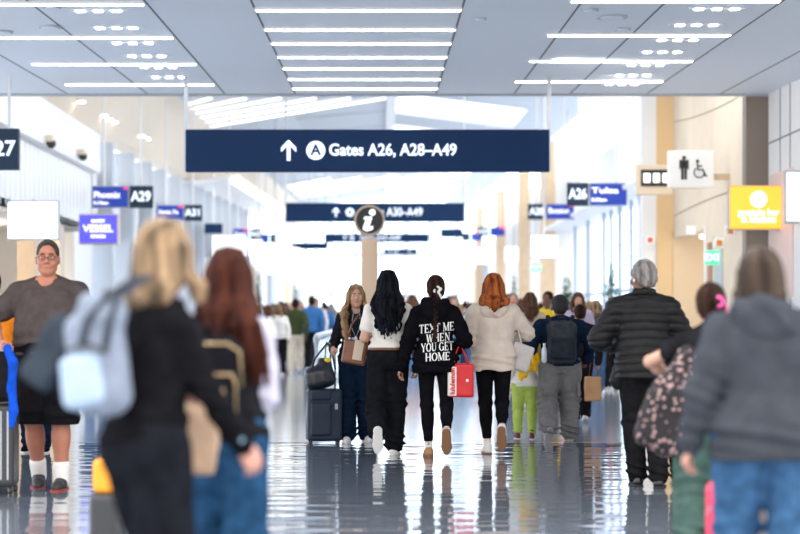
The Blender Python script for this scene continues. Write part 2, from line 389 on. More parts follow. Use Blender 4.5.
    def shoes(s, upper, sole, kind='sneaker', lace=None, sock=None, scale=1.0, which=(0, 1), upper2=None):
        q = max(s.q*.8, .0065)
        for i in which:
            T = s.foot(i); T[:3, :3] = T[:3, :3]*scale
            f = Fld((-.08, -.12, -.12), (.08, .22, .10), q)
            hi = {'sneaker': .005, 'boot': .075, 'slip': -.03, 'high': .05}[kind]
            f.chain([(0, -.035, -.048), (0, .03, -.045), (0, .10, -.055), (0, .145, -.060)], [.036, .039, .037, .030], .02)
            f.cone((0, -.03, -.045), (0, -.025, hi), .037, .036, .02); f.cone((0, .02, -.03), (0, -.01, hi-.005), .034, .034, .02)
            f.plane((0, 0, -1), .072)
            o = s.fin(f, 'shoe', upper, tf=T)
            g = Fld((-.08, -.12, -.12), (.08, .22, 0), q); th = .030 if kind == 'slip' else .018
            g.chain([(0, -.045, -.075), (0, .03, -.075), (.002, .10, -.075), (0, .150, -.073)], [.040, .037, .044, .032], .03, ((0, 0, 1), 1.0))
            g.plane((0, 0, 1), -.070+(.012 if kind == 'slip' else 0)); g.plane((0, 0, -1), .087+(0 if kind != 'slip' else 0))
            s.fin(g, 'sole', sole, o, tf=T)
            if lace is not None and s.fine:
                b = MB()
                for j in range(4):
                    y = .03+.022*j; zt = -.001-.0085*j*1.6-.004; pts = [T@np.array([xx, y, zt-abs(xx)*.35+.002, 1]) for xx in (-.022, -.01, .0, .01, .022)]
                    b.tube([p[:3]*s.k for p in pts], .0035*s.k, 6)
                b.build('laces', lace, o, True)
            if sock is not None:
                g = s.fld(0, .5); a = s.A[i]; u = unit(s.K[i]-a); g.cone(a-u*.03, a+u*s.sockh, s.sockr, s.sockr*1.12, .01); g.disp(lambda x, y, z: .002*np.sin(z*420), .03); s.fin(g, 'sock', sock)
    def pants(s, m, r=(.098, .066, .058), hem=1.0, top=1.03, fold=.006, seed=1, name='trousers', off=.008, hs=None, break_=True, lower=None):
        f = s.fld(0, top+.1)
        f.loft([l for l in s.lev if l[0] <= 1.09], .03, off+.004, z1=top, lean=s.lean)
        for i in (0, 1):
            a = s.K[i]+(s.A[i]-s.K[i])*(hem-.02)
            f.cone(s.Hp[i]+V3(0, -.01, 0), s.K[i], r[0]*s.fat, r[1], .04); f.cone(s.K[i], a, r[1], r[2], .03)
            if hem > .6: f.ell(s.K[i]*.66+s.A[i]*.34+V3(0, -.014, 0), (r[1]*.92, r[1]*1.0, .12), .03)
            gl = V3((-.035, .035)[i], -.055, .90); f.ell(gl, (.085*s.fat, .075*s.fat, .09), .03)
        fo = folds(fold, seed, 22, .8); kz = [k[2] for k in s.K]
        def fn(x, y, z):
            w = fo(x, y, z)
            if break_:
                for i in (0, 1): w = w+fold*1.2*np.exp(-((z-kz[i])/.10)**2)*np.sin(z*75+y*30+i)*((x < 0) if i == 0 else (x >= 0)) + (hem > .8)*fold*1.5*np.exp(-((z-.12)/.07)**2)*np.sin(z*95+x*25)
            return np.maximum(w, -.3*fold)
        f.disp(fn)
        if hem < .8:
            hz = s.K[0][2]+(s.A[0][2]-s.K[0][2])*hem; f.plane((0, 0, -1), -hz)
        o = s.fin(f, name, m); return o
    def top(s, m, hem=.92, t=.012, sl='long', sr=(.062, .05, .038), neck=1.43, fold=.007, seed=1, name='shirt', flare=.0, hood=False, hoodm=None, quilt=0, vneck=None, lev=None, cut=None, fz=1.0, yb=0, slen=1.0, ff=22, cuff=True, bag=0.0):
        f = s.fld(max(hem-.12, 0), 1.62)
        lv = []
        for a, b, c, e in (lev or s.lev):
            g = flare*max(0, (1.25-a))/.3+bag*math.exp(-((a-hem-.05)/.06)**2); lv.append((a, b+g, c+g, e))
        if hem < .86: lv = [(hem-.02, lv[1][1], lv[1][2], lv[1][3])]+lv[1:]
        if sl != 'x': lv = [l for l in lv if l[0] < 1.43]+[(1.435, .085, .07, -.012)]
        f.loft(lv, .03, t, z0=hem, z1=1.42+(t*.3), lean=s.lean)
        for i in (0, 1):
            f.cone(s.Nk+V3(0, -.01, .012), s.S[i], .036+t*.6, sr[0]*.86, .035)
            if sl == 'none': continue
            if sl == 'short': f.cone(s.S[i], s.S[i]+(s.E[i]-s.S[i])*.72*slen, sr[0]*.88, sr[0]*1.04, .03)
            else:
                f.cone(s.S[i], s.S[i]*.5+s.E[i]*.5, sr[0]*.92, sr[0]*.97, .035); f.cone(s.S[i]*.5+s.E[i]*.5, s.E[i], sr[0]*.97, sr[1], .02); en = s.E[i]+(s.Wr[i]-s.E[i])*slen; f.cone(s.E[i], en, sr[1], sr[2], .02)
                if cuff: u = unit(en-s.E[i]); f.cone(en-u*.03, en-u*.075, sr[2]*1.0, sr[2]*1.22, .01)
        if vneck: f.ell((0+s.lean[0]*.4, .085+s.lean[1]*.4, 1.435), (vneck[0], .075, vneck[1]), .008, op='sub')
        fo = folds(fold, seed, ff, fz)
        ez = [(s.E[i], s.S[i], s.Wr[i]) for i in (0, 1)]
        def fn(x, y, z):
            w = fo(x, y, z)
            if quilt:
                ph = np.abs(np.sin(math.pi*(z+.06*np.abs(x))/quilt)); w = w*.4+.012*np.sqrt(ph)-.008
            else:
                for E, S, Wv in ez:
                    dd = (x-E[0])**2+(y-E[1])**2+(z-E[2])**2; w = w+fold*1.1*np.exp(-dd/.008)*np.sin((z+x*.4)*95)
                w = w+fold*.8*np.exp(-((z-hem-.09)/.06)**2)*np.sin(z*80+x*14+y*9)
            return np.maximum(w, -.5*fold-.008*(quilt > 0))
        f.disp(fn)
        if cut: f.plane(*cut)
        if hood:
            g = s.fld(1.2, 1.7); lx = s.lean; o = V3(lx[0]*.42, lx[1]*.42, 0)
            pts = [o+V3(-.07, .055, 1.385), o+V3(-.105, 0, 1.415), o+V3(-.085, -.075, 1.445), o+V3(0, -.115, 1.455), o+V3(.085, -.075, 1.445), o+V3(.105, 0, 1.415), o+V3(.07, .055, 1.385)]
            g.chain(pts, [.03, .036, .04, .042, .04, .036, .03], .03); g.ell(o+V3(0, -.115, 1.375), (.125, .055, .095), .05); g.disp(folds(fold*1.1, seed+5, 30), .05)
            s.topo = s.fin(f, name, m); s.hoodo = s.fin(g, 'hood', hoodm or m, s.topo); return s.topo
        s.topo = s.fin(f, name, m); return s.topo
    def hair(s, m, kind='long', end=1.15, width=.15, n=46, wave=.012, seed=3, back=-.16, cap=.010, name='hair', face=True, lock=.017, top=0, facecut=(.066, .085), curl=0, sidef=0):
        f = Fld(s.Hd-V3(.33, .33, .75 if kind in('long', 'braid') else .25), s.Hd+V3(.33, .3, .24), max(s.q*.85, .0065)); h = s.hp; R = s.R; r = random.Random(seed)
        c = cap
        f.ell(h(0, -.018, .036), (.076+c, .096+c, .092+c+top), .01, R); f.ell(h(0, -.045, -.02), (.066+c, .068+c, .075), .03, R)
        if kind == 'bob':
            f.ell(h(0, -.03, -.03), (.095, .09, .12), .03, R); 
        if kind in ('long', 'bob'):
            for i in range(n):
                th = r.uniform(-1.95, 1.95) if kind == 'long' else r.uniform(-1.9, 1.9); sn, cs = math.sin(th), math.cos(th)
                u = abs(th)/1.95; rt = r.uniform(0, .1)
                e = end+r.uniform(0, .12)+(.12*u*u if not sidef else 0); e = max(e, end)
                if kind == 'bob': e = 1.48+r.uniform(-.02, .03)
                ph = r.uniform(0, 6.3); ww = r.uniform(.5, 1.2)*wave
                p0 = h(.05*sn, -.06*cs-.01, .10+rt*.2); p1 = h(.083*sn, -.10*cs-.012, .03); p2 = h(.092*sn, -.105*cs-.015, -.06)
                tx = s.Hd[0]+width*sn*(.75+.25*r.random())
                ty = s.Hd[1]-.02+ (back+.03*u*(1 if cs > 0 else 0))*(.6+.4*max(cs, 0)) if cs > -.1 else s.Hd[1]+.07+.035*sidef
                p3 = V3(tx*.8+p2[0]*.2, ty, 1.44-.02*r.random()); pts = [p0, p1, p2]; rs = [.012, lock, lock*1.05]
                if kind == 'bob': pts.append(p2*.5+V3(s.Hd[0]+.11*sn, s.Hd[1]-.09*cs, e)*.5); rs.append(lock); pts.append(V3(s.Hd[0]+.10*sn, s.Hd[1]-.085*cs, e)); rs.append(.008)
                else:
                    pts.append(p3); rs.append(lock*1.05); z = 1.44; m_ = max(2, int((1.44-e)/.045))
                    for j in range(1, m_+1):
                        t = j/m_; zz = 1.44+(e-1.44)*t; shr = 1-.35*t*t
                        pts.append(V3(s.Hd[0]+(p3[0]-s.Hd[0])*shr+ww*math.sin(ph+zz*30), ty+ww*.6*math.cos(ph+zz*30)-.0*t, zz)); rs.append(lock*(1.05-.65*t**2))
                f.chain(pts, rs, .006)
        if kind in ('tight', 'braid', 'bun'): pass
        if kind == 'braid':
            pts = [h(0, -.11, .0), h(0, -.135, -.03), h(0, -.155, -.09)]
            f.chain(pts, [.03, .022, .02], .01); z = 1.475; j = 0
            while z > end:
                t = (1.475-z)/(1.475-end); sx = .010*(1 if j % 2 else -1); y = -.165-.015*t; f.ell((s.Hd[0]+sx-.012*t, s.Hd[1]+y, z), (.020-.006*t, .018-.005*t, .022), .003); z -= .024; j += 1
            f.cone((s.Hd[0]-.012, s.Hd[1]-.18, end), (s.Hd[0]-.012, s.Hd[1]-.18, end-.06), .012, .004)
        if kind == 'bun': f.ell(h(.015, -.115, .03), (.045, .038, .042), .01, R)
        st = 130 if kind in ('short', 'curly') else 95
        if kind == 'curly':
            f.disp(lambda x, y, z: .004*np.sin(x*160)*np.sin(y*150+1)*np.sin(z*155)+.003*np.sin(x*90+z*80), .05)
        else:
            hx, hy = s.Hd[0], s.Hd[1]
            f.disp(lambda x, y, z: .0028*np.sin(26*np.arctan2(x-hx, -(y-hy)+1e-4)+5*np.sin(z*15+x*9))*(kind not in ('short', 'tight')), .04)
        if kind != 'x':
            f.ell(h(0, .105, -.022), (facecut[0], .075, facecut[1]), .012, R, 'sub')
            if kind == 'long' and top: f.ell(h(0, .110, .015), (.056, .07, .088), .008, R, 'sub')
            if kind in ('short', 'curly', 'tight', 'braid', 'bun'):
                f.ell(h(0, .06, -.115), (.11, .095, .085), .012, R, 'sub')
                if kind == 'short' and face: f.ell(h(0, .110, .030), (.082, .078, .082), .008, R, 'sub')
                if kind in ('short', 'curly'):
                    f.ell(h(0, -.02, -.135), (.13, .12, .065), .012, R, 'sub')
                    for e in (-1, 1): f.ell(h(.082*e, .0, -.02), (.02, .03, .04), .01, R, 'sub')
        o = s.fin(f, name, m); return o

def rotm(ax, deg):
    return np.array(Matrix.Rotation(math.radians(deg), 3, ax))
# ------------------------------------------------------------------ the hall
WHITE = mat('white_panel', (.80, .81, .82), .45, .05, 8)
CEIL = mat('ceiling_panel', (.78, .84, .92), .6, .03, 6)
TAN = mat('tan_stone', (.66, .50, .34), .5, .1, 12, .05)
CREAM = mat('cream_plaster', (.72, .62, .49), .6, .05, 6, .03)
BROWN = mat('taupe_metal', (.24, .19, .155), .5)
GREYW = mat('grey_metal', (.42, .46, .50), .4)
STEEL = mat('steel', (.5, .53, .56), .3, metal=.7)
NAVY = mat('navy_sign', (.010, .034, .10), .6, spec=.15)
NAVY2 = mat('charcoal_sign', (.030, .05, .085), .6, spec=.15)
DARK = mat('black_plastic', (.015, .016, .018), .4)
SEAM = mat('dark_seam', (.16, .18, .20), .8)
LIT = glow('strip', (1.0, .99, .96), 9); SPOT = glow('spot', (1, .98, .95), 14)
LETW = glow('letters', (.80, .88, 1.0), .95)
GLASS = mat('window_glass', (.8, .9, 1.0), .02, alpha=.12)
def crease(d): return EYE+.0228*d       # floor-parallel sight line of the rising roof
# floor
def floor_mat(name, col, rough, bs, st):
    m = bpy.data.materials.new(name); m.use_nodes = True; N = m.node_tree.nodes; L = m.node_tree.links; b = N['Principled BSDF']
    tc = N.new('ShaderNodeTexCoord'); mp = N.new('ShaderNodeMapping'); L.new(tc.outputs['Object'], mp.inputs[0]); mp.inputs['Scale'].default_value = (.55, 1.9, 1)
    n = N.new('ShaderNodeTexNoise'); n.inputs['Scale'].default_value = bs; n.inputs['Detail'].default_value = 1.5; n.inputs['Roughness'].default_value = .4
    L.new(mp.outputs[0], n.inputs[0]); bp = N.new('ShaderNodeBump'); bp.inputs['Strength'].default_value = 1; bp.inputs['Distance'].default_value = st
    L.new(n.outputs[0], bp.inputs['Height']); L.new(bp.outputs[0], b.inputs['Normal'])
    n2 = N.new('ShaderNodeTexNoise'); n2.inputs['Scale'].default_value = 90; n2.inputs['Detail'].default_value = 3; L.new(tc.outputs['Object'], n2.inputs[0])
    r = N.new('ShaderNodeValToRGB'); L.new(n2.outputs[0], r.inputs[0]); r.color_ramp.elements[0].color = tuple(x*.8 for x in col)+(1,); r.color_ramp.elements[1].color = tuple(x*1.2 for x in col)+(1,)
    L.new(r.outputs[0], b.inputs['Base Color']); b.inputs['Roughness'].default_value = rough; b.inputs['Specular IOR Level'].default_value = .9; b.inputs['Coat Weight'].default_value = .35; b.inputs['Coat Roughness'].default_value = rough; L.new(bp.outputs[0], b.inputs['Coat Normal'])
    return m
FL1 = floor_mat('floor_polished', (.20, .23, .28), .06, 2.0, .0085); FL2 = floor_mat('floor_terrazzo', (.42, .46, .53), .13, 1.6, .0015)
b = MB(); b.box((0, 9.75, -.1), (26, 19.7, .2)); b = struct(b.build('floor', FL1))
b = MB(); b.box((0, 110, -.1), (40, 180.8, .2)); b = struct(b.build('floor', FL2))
b = MB(); b.box((0, 19.6, .0006), (26, .02, .001)); struct(b.build('trim_1', mat('joint_metal', (.35, .37, .4), .3, metal=.6)))

# lower ceiling over the walkway, rising gently
def cz(d): return 4.58+.0229*(d-20.2)
b = MB()
b.prism([(-14, 12, cz(12)), (14, 12, cz(12)), (14, 29.5, cz(29.5)), (-14, 29.5, cz(29.5))], (0, 0, 1), .35); struct(b.build('ceiling', CEIL))
b = MB(); b.box((0, 29.56, cz(29.5)+.14), (28, .1, .34)); struct(b.build('trim_2', GREYW))
for X in (-6.1, -4.9, -3.65, -2.44, -1.34, .86, 2.08, 2.95, 4.15, 5.3):
    c = MB(); c.prism([(X-.012, 12, cz(12)-.002), (X+.012, 12, cz(12)-.002), (X+.012, 29.45, cz(29.45)-.002), (X-.012, 29.45, cz(29.45)-.002)], (0, 0, 1), .01); struct(c.build('trim_3', SEAM))
def strip(x0, x1, y, lab, grp):
    d = F/(.356*(275-y)); t = thing('ceiling_light', lab, 'ceiling light', ((x0+x1)/2, d, cz(d)), 0, grp)
    MB().box((0, 0, -.012), (x1-x0, .13, .03)).build('housing', WHITE, t); MB().box((0, 0, -.03), (x1-x0-.03, .085, .012)).build('diffuser', LIT, t)
ordn = ['first', 'second', 'third', 'fourth', 'fifth', 'sixth', 'seventh', 'eighth', 'ninth']
for i, y in enumerate((88.5, 79, 68.5, 57, 43.5, 29.5, 10)): strip(-1.34, .86, y, 'white strip light in the middle ceiling bay, %s up from the hanging sign' % ordn[i], 'middle bay strip lights')
for i, y in enumerate((84.5, 64, 37.5, 4)): strip(-4.66, -2.45, y, 'white strip light in the shop side ceiling bay, %s from the ceiling end' % ordn[i], 'strip lights over the shop side')
for i, y in enumerate((81.5, 61, 35, 1)): strip(1.94, 4.1, y, 'white strip light in the restroom side ceiling bay, %s from the ceiling end' % ordn[i], 'strip lights over the restroom side')
for X, ys, w in ((-3.02, (12, 29, 44, 57, 68, 78), 'shop'), (3.56, (10, 26, 41, 53, 66, 76, 85), 'restroom')):
    for i, y in enumerate(reversed(ys)):
        d = F/(.356*(275-y)); t = thing('downlight', 'triple spot downlight, %s side of the ceiling, %s from the ceiling end' % (w, ordn[i]), 'downlight', (X, d, cz(d)), 0, 'triple downlights on the %s side' % w)
        MB().box((0, 0, -.004), (.62, .16, .012)).build('trim_plate', CEIL, t)
        for k in (-1, 0, 1): MB().box((k*.19, 0, -.013), (.095, .10, .012)).build('lens', SPOT, t)
for i, (px, y, r, n) in enumerate(((612, 18, .17, 'large'), (590, 11, .09, 'small'), (623, 30, .09, 'small'), (385/2+105, 30, .08, 'small'), (50, 28, .13, 'large'), (2, 33, .13, 'large'), (52, 8, .1, 'small'), (480, 20, .07, 'small'))):
    d = F/(.356*(275-y)); X = PX(px, d)
    t = thing('ceiling_speaker', '%s round grey ceiling fitting %s' % (n, ('beside the restroom side strips', 'just above the large round one', 'between two restroom side strips', 'in the plain bay near the sign pole', 'between two strips over the shop side', 'over the shop side, half cut off', 'near the topmost shop side strip', 'in the plain bay beyond the middle strips')[i]), 'ceiling fitting', (X, d, cz(d)))
    MB().cyl((0, 0, .0), (0, 0, -.022), r).build('housing', GREYW, t); MB().cyl((0, 0, -.02), (0, 0, -.03), r*.75).build('grille', CEIL, t)

# high roof behind: middle vault with skylights, slopes to the side walls
def rz(d, C): return crease(d)+C
def roofp(name, x0, C0, x1, C1, d0, d1, m, t=.15):
    b = MB(); b.prism([(x0, d0, rz(d0, C0)), (x1, d0, rz(d0, C1)), (x1, d1, rz(d1, C1)), (x0, d1, rz(d1, C0))], (0, 0, 1), t); o = b.build(name, m); struct(o); return o
ROOF = mat('roof_panel', (.56, .62, .70), .6)
roofp('ceiling', -6.5, 3.05, -5.7, 5.0, 29.7, 150, mat('slope_cream', (.70, .60, .48), .6))
roofp('ceiling', -5.7, 5.0, -3.2, 5.9, 29.7, 150, ROOF)
roofp('ceiling', -3.2, 5.9, .2, 6.2, 29.7, 150, ROOF)
for i in range(9): roofp('ceiling', .2, 6.2, 5.0, 5.6, 33+i*13.0, 33+i*13.0+5.2, ROOF)
roofp('trim_4', .2, 6.1, .55, 6.1, 29.7, 150, WHITE, .3)
roofp('ceiling', 5.0, 5.6, 6.6, 5.3, 29.7, 150, ROOF)
for i in range(14):   # joints
    d = 50+i*7; b = MB(); b.prism([(-3.2, d, rz(d, 5.88)), (.2, d, rz(d, 6.18)), (.2, d+.1, rz(d, 6.18)), (-3.2, d+.1, rz(d, 5.88))], (0, 0, -1), .02); struct(b.build('trim_5', GREYW))
BAF = glow('baffle', (1, .97, .92), 1.9)
def baffles(n, xs0, ys0, xs1, ys1, z, wh):
    for i in range(n):
        t = i/(n-1); xa, ya = xs0[0]+(xs0[1]-xs0[0])*t, ys0[0]+(ys0[1]-ys0[0])*t; xb, yb = xs1[0]+(xs1[1]-xs1[0])*t, ys1[0]+(ys1[1]-ys1[0])*t
        da = F*(z-EYE)/(318-ya); db = F*(z-EYE)/(318-yb); A = Vector((PX(xa, da), da, z)); B = Vector((PX(xb, db), db, z))
        u = (B-A).normalized(); sd = Vector((-u.y, u.x, 0))*.08; t_ = thing('light_baffle', 'glowing slanted light bar, %s cluster under the high roof, %s from its short end' % (wh, ordn[i]), 'light bar', (A+B)/2, 0, 'slanted light bars, %s cluster' % wh)
        o = (A+B)/2
        MB().prism([A-sd-o, B-sd-o, B+sd-o, A+sd-o], (0, 0, 1), .10).build('housing', WHITE, t_); MB().prism([A-sd*.8-o, B-sd*.8-o, B+sd*.8-o, A+sd*.8-o], (0, 0, -1), .03).build('diffuser', BAF, t_)
        for e in (.12, .88): p = A+(B-A)*e-o; MB().cyl(p, p+Vector((0, 0, rz(da, 5.9)-z)), .012, 6).build('hanger', STEEL, t_)
baffles(6, (188, 212), (104, 126), (210, 384), (98, 98), 7.2, 'nearer')
baffles(5, (286, 300), (186, 197), (330, 450), (178, 175), 7.4, 'farther')

# shop-side wall
XL = -6.3
def wallbox(name, x0, x1, d0, d1, z0, z1, m, par=None): b = MB(); b.box(((x0+x1)/2, (d0+d1)/2, (z0+z1)/2), (abs(x1-x0), d1-d0, z1-z0)); return struct(b.build(name, m))
wallbox('wall_left', XL-.3, XL, 29.7, 41.2, 3.15, 5.3, WHITE)
for i in range(26):
    d = 29.9+i*.44; wallbox('trim_6', XL, XL+.010, d, d+.05, 3.18, 4.42, WHITE)
wallbox('trim_7', XL, XL+.16, 29.7, 41.3, 4.46, 5.28, WHITE)
wallbox('wall_left', -9.5, -9.3, 29.7, 41.2, 0, 3.3, CREAM)
wallbox('ceiling', -9.4, XL, 29.7, 41.2, 3.15, 3.3, WHITE)
for a, w, m in ((30.0, .25, WHITE), (31.0, .18, TAN), (34.5, .55, TAN), (37.2, .5, CREAM), (38.9, 2.2, WHITE), (35.8, .2, WHITE)): wallbox('wall_left', XL-.35, XL-.02, a, a+w, 0, 3.16, m)
wallbox('wall_left', -9.4, XL, 41.1, 41.3, 0, 5.4, WHITE)
# little ledge lamps along the cream slope
for i, (px, y) in enumerate(((81, 98), (104, 112), (109, 116), (114, 119), (142, 133), (147, 136))):
    d = 47.; X = PX(px, d); Z = PZ(y, d)
    for _ in range(30):   # walk along the sight line to the slope
        C = 3.05+(X+6.5)*1.95/.8; zr = rz(d, C)
        if Z > zr: d -= .6
        else: d += .3
        X = PX(px, d); Z = PZ(y, d)
    t = thing('slope_downlight', 'small round downlight set in the cream sloping ceiling, %s from the near end' % ordn[i], 'downlight', (X, d, Z-.03), 0, 'slope downlights'); MB().cyl((0, 0, 0), (0, 0, -.05), .10, 16).build('trim_ring', WHITE, t); MB().cyl((0, 0, -.05), (0, 0, -.06), .08, 16).build('lens', SPOT, t)
for px, y, n in ((48, 142, 'nearer'), (80, 155, 'farther')):
    d = F*6.1/(VX-px); t = thing('security_camera', '%s dome security camera on a cream bracket on the white bulkhead' % n, 'camera', (XL+.2, d, PZ(y, d)))
    MB().box((.0, 0, .06), (.22, .2, .12), bev=.02).build('bracket', CREAM, t); MB().ell((.06, 0, -.03), (.09, .09, .09), 14).build('dome', DARK, t, True)
# fins and glazing beyond
for i in range(13):
    d = 42+i*3.6; t = wallbox('wall_left', -6.5, -5.98, d, d+.35, 0, rz(d, 2.95), mat('fin_grey', (.42, .46, .52), .5))
wallbox('wall_left', -6.6, -6.3, 41.3, 100, 3.2, 4.5, WHITE)
wallbox('trim_8', -6.6, -6.0, 41.3, 92, 0, .5, WHITE)
b = MB()
for i in range(12): d = 42.35+i*3.6; b = MB(); b.quad((-6.4, d, .5), (-6.4, d+3.25, .5), (-6.4, d+3.25, 6), (-6.4, d, 6)); struct(b.build('window_1', GLASS))
roofp('trim_9', -5.0, 3.05, -4.7, 3.15, 62, 150, glow('cove', (1.0, .86, .66), 1.0), .12)
roofp('ceiling', -6.6, 2.95, -4.7, 3.15, 62, 150, WHITE, .1)
for i in range(10):
    d = 66+i*8; wallbox('wall_left', -6.6, -5.2, d, d+4, 0, 3.4, (WHITE, TAN, WHITE, GREYW)[i % 4])

# restroom-side wall
XR = 5.72
wallbox('wall_right', 6.05, 6.35, 12, 29.5, 0, 4.85, WHITE)
for zz in (3.2, 4.0): wallbox('trim_10', 6.04, 6.06, 12, 29.5, zz, zz+.02, SEAM)
for d_ in (27.9, 28.6): wallbox('trim_11', 6.04, 6.06, d_, d_+.02, 0, 4.8, SEAM)
wallbox('painted_lit_patch', 6.03, 6.06, 27.7, 29.3, 1.6, 3.5, mat('pink_light_paint', (.80, .60, .55), .4))  # pinkish lit zone of the white wall, painted as a tinted sheet
wallbox('wall_right', 5.72, 6.30, 29.6, 29.9, 0, 5.6, BROWN)
wallbox('wall_right', XR, XR+.25, 29.9, 33.3, 0, 7, CREAM)
wallbox('wall_right', XR, XR+.25, 33.3, 37, 2.85, 7, CREAM)
wallbox('wall_right', XR, 8.5, 36.95, 37.0, 0, 3, mat('recess_tan', (.72, .56, .38), .6)); wallbox('wall_right', 8.4, 8.5, 33, 37, 0, 3, TAN); wallbox('ceiling', XR+.26, 8.5, 33.2, 36.9, 2.86, 2.96, CREAM)
wallbox('trim_13', XR-.03, XR, 33.2, 33.3, 0, 2.9, mat('door_white', (.8, .8, .8), .4))
b = MB(); b.box((0, 0, 0), (1.1, .12, .05)); tag(b.build('linear_lamp', LIT, loc=(XR+.85, 35.6, 2.82)), 'short linear lamp lighting the restroom entrance recess', 'lamp')
wallbox('wall_right', 5.40, XR, 37, 37.4, 0, 7, mat('gold_panel', (.74, .52, .28), .5)); wallbox('wall_right', 5.12, 5.40, 37.05, 37.4, 0, 7, WHITE)
wallbox('trim_14', XR-.015, XR, 31.6, 32.4, 0, 2.45, GREYW); wallbox('trim_15', XR-.02, XR, 32.6, 33.0, 0, 2.6, mat('brick_brown', (.36, .19, .12), .6))
def arc(x0, y0, x1, y1, sag):
    pts = []
    for i in range(13):
        t = i/12; px = x0+(x1-x0)*t; py = y0+(y1-y0)*t-sag*4*t*(1-t); d = F*XR/(px-VX); pts.append((XR-.004, d, PZ(py, d)))
    MB_ = MB().tube(pts, .012, 6); struct(MB_.build('trim_16', mat('joint_tan', (.5, .42, .32), .7)))  # thin curved joint line on the cream wall
arc(674, 122, 744, 93, -4); arc(674, 216, 744, 188, 3)
wallbox('wall_right', 5.8, 6.0, 37.4, 60, 4.1, 5.6, WHITE)
wallbox('ceiling', 5.1, 6.2, 37.4, 60, 4.0, 4.1, WHITE)
for px in (640, 631, 620, 611, 604, 588, 575): 
    d = F*5.75/(px-VX); w = .22 if px in (637, 620, 604, 588) else .1
    wallbox('window_2', 5.72, 5.80, d, d+w, 0, 4.05, mat('mullion_blue', (.33, .43, .55), .4))
for i in range(6): d = 38+i*3.7; b = MB(); b.quad((5.85, d, 0), (5.85, d+3.7, 0), (5.85, d+3.7, 4.05), (5.85, d, 4.05)); struct(b.build('window_3', GLASS))
wallbox('window_4', 5.75, 5.9, 37.5, 60, 1.9, 1.98, mat('mullion_blue', (.33, .43, .55), .4))
wallbox('trim_17', 5.7, 6.3, 37.5, 60, 0, .35, WHITE)
for i, px in enumerate((638, 621, 606, 594, 584)):
    d = F*6.0/(px-VX); wallbox('wall_right', 5.9, 6.6, d, d+.4, 5.6, rz(d, 5.3), WHITE)
for x0, x1, d, top in ((5.0, 5.45, 59, 140), (5.0, 5.4, 68.5, 172), (5.0, 5.4, 82, 190), (5.0, 5.4, 100, 207)):
    wallbox('wall_right', x0, x1, d, d+.5, 0, PZ(top, d), TAN)
    if d < 90: wallbox('wall_right', x1, 6.6, d, d+.5, 0, PZ(top, d)-.6, WHITE)
for i in range(7):
    d = 62+i*11; wallbox('wall_right', 5.7, 6.4, d, d+5, 0, 4.3, (WHITE, GREYW, CREAM)[i % 3])
wallbox('wall_right', 5.9, 6.3, 60, 140, 4.2, 5.4, WHITE)
# far end
for x in range(-6, 7, 2): wallbox('wall_back', x-.09, x+.09, 150, 150.3, 0, 10, GREYW)
for z in (3.0, 6.2): wallbox('wall_back', -7, 7, 150, 150.2, z, z+.25, GREYW)
b = MB(); b.quad((-7, 150.4, 0), (7, 150.4, 0), (7, 150.4, 10), (-7, 150.4, 10)); struct(b.build('window_5', GLASS))

# info pillar
t = thing('information_pillar', 'tan wooden information pillar with a round dark disc on top', 'information sign', (PX(369.5, 30), 30, 0))
f = Fld((-.2, -.15, -.05), (.2, .15, 2.6), .02); f.box((0, 0, 1.28), (.135, .07, 1.28), .05); build_fld(f, 'post', mat('pillar_tan', (.80, .58, .40), .5), t)
MB().cyl((0, .05, 2.84), (0, -.05, 2.84), .245, 40).build('rim', TAN, t); MB().cyl((0, -.05, 2.84), (0, -.065, 2.84), .21, 40).build('disc', DARK, t)
W_ = glow('letters_white', (1, 1, 1), .9)
b = MB(); b.cyl((.045, -.065, 2.965), (.045, -.085, 2.965), .052); b.prism([(x_*1.28, -.066, 2.84+(z_-2.84)*1.28-.02) for x_, z_ in ((-.06, 2.90), (.035, 2.90), (.0, 2.775), (.045, 2.785), (.04, 2.74), (-.035, 2.715), (-.085, 2.745), (-.045, 2.865), (-.075, 2.865))], (0, -1, 0), .012); b.build('lettering', W_, t)

# hanging direction signs
def arrow(cx, z, h, y):
    w = h*.085; a = h*.36
    b = MB(); b.box((cx, y, z-h*.03), (w*2, .01, h*.92))
    for e in (-1, 1): b.prism([(cx, y-.005, z+h*.5), (cx, y-.005, z+h*.5-w*2.6), (cx+e*a, y-.005, z+h*.5-a-w*2.6), (cx+e*a, y-.005, z+h*.5-a)], (0, 1, 0), .01)
    return b
def hangz(X, d):
    if d < 29.5: return cz(d)
    t = np.interp(X, [-6.5, -5.7, -3.2, .2, 5, 6.6], [3.05, 5.0, 5.9, 6.2, 5.6, 5.3]); return rz(d, float(t))+.01
def hang_sign(lab, x0, x1, y0, y1, d, txt, tx, ax, cx, ceil_z, polew=.055):
    W, H = (x1-x0)*d/F, (y1-y0)*d/F; t = thing('direction_sign', lab, 'sign', (PX((x0+x1)/2, d), d, PZ((y0+y1)/2, d)))
    MB().box((0, 0, 0), (W, .18, H), bev=.01).build('panel', NAVY, t)
    for e in (-1, 1):
        zt = (ceil_z if d < 30 else hangz(PX((x0+x1)/2, d)+e*W/2, d))-PZ((y0+y1)/2, d)
        MB().box((e*(W/2), 0, (zt-H/2)/2), (polew, .06, zt+H/2)).build('post', STEEL, t)
    mx = lambda px: PX(px, d)-PX((x0+x1)/2, d); cap = H*.26
    arrow(mx(ax), 0, H*.5, -.1).build('arrow', LETW, t); r = H*.225
    MB().cyl((mx(cx), -.09, 0), (mx(cx), -.102, 0), r, 32).build('circle', LETW, t); text('A', cap*1.35, NAVY, t, (mx(cx), -.106, 0), align='CENTER', bold=.006)
    return t, mx, cap
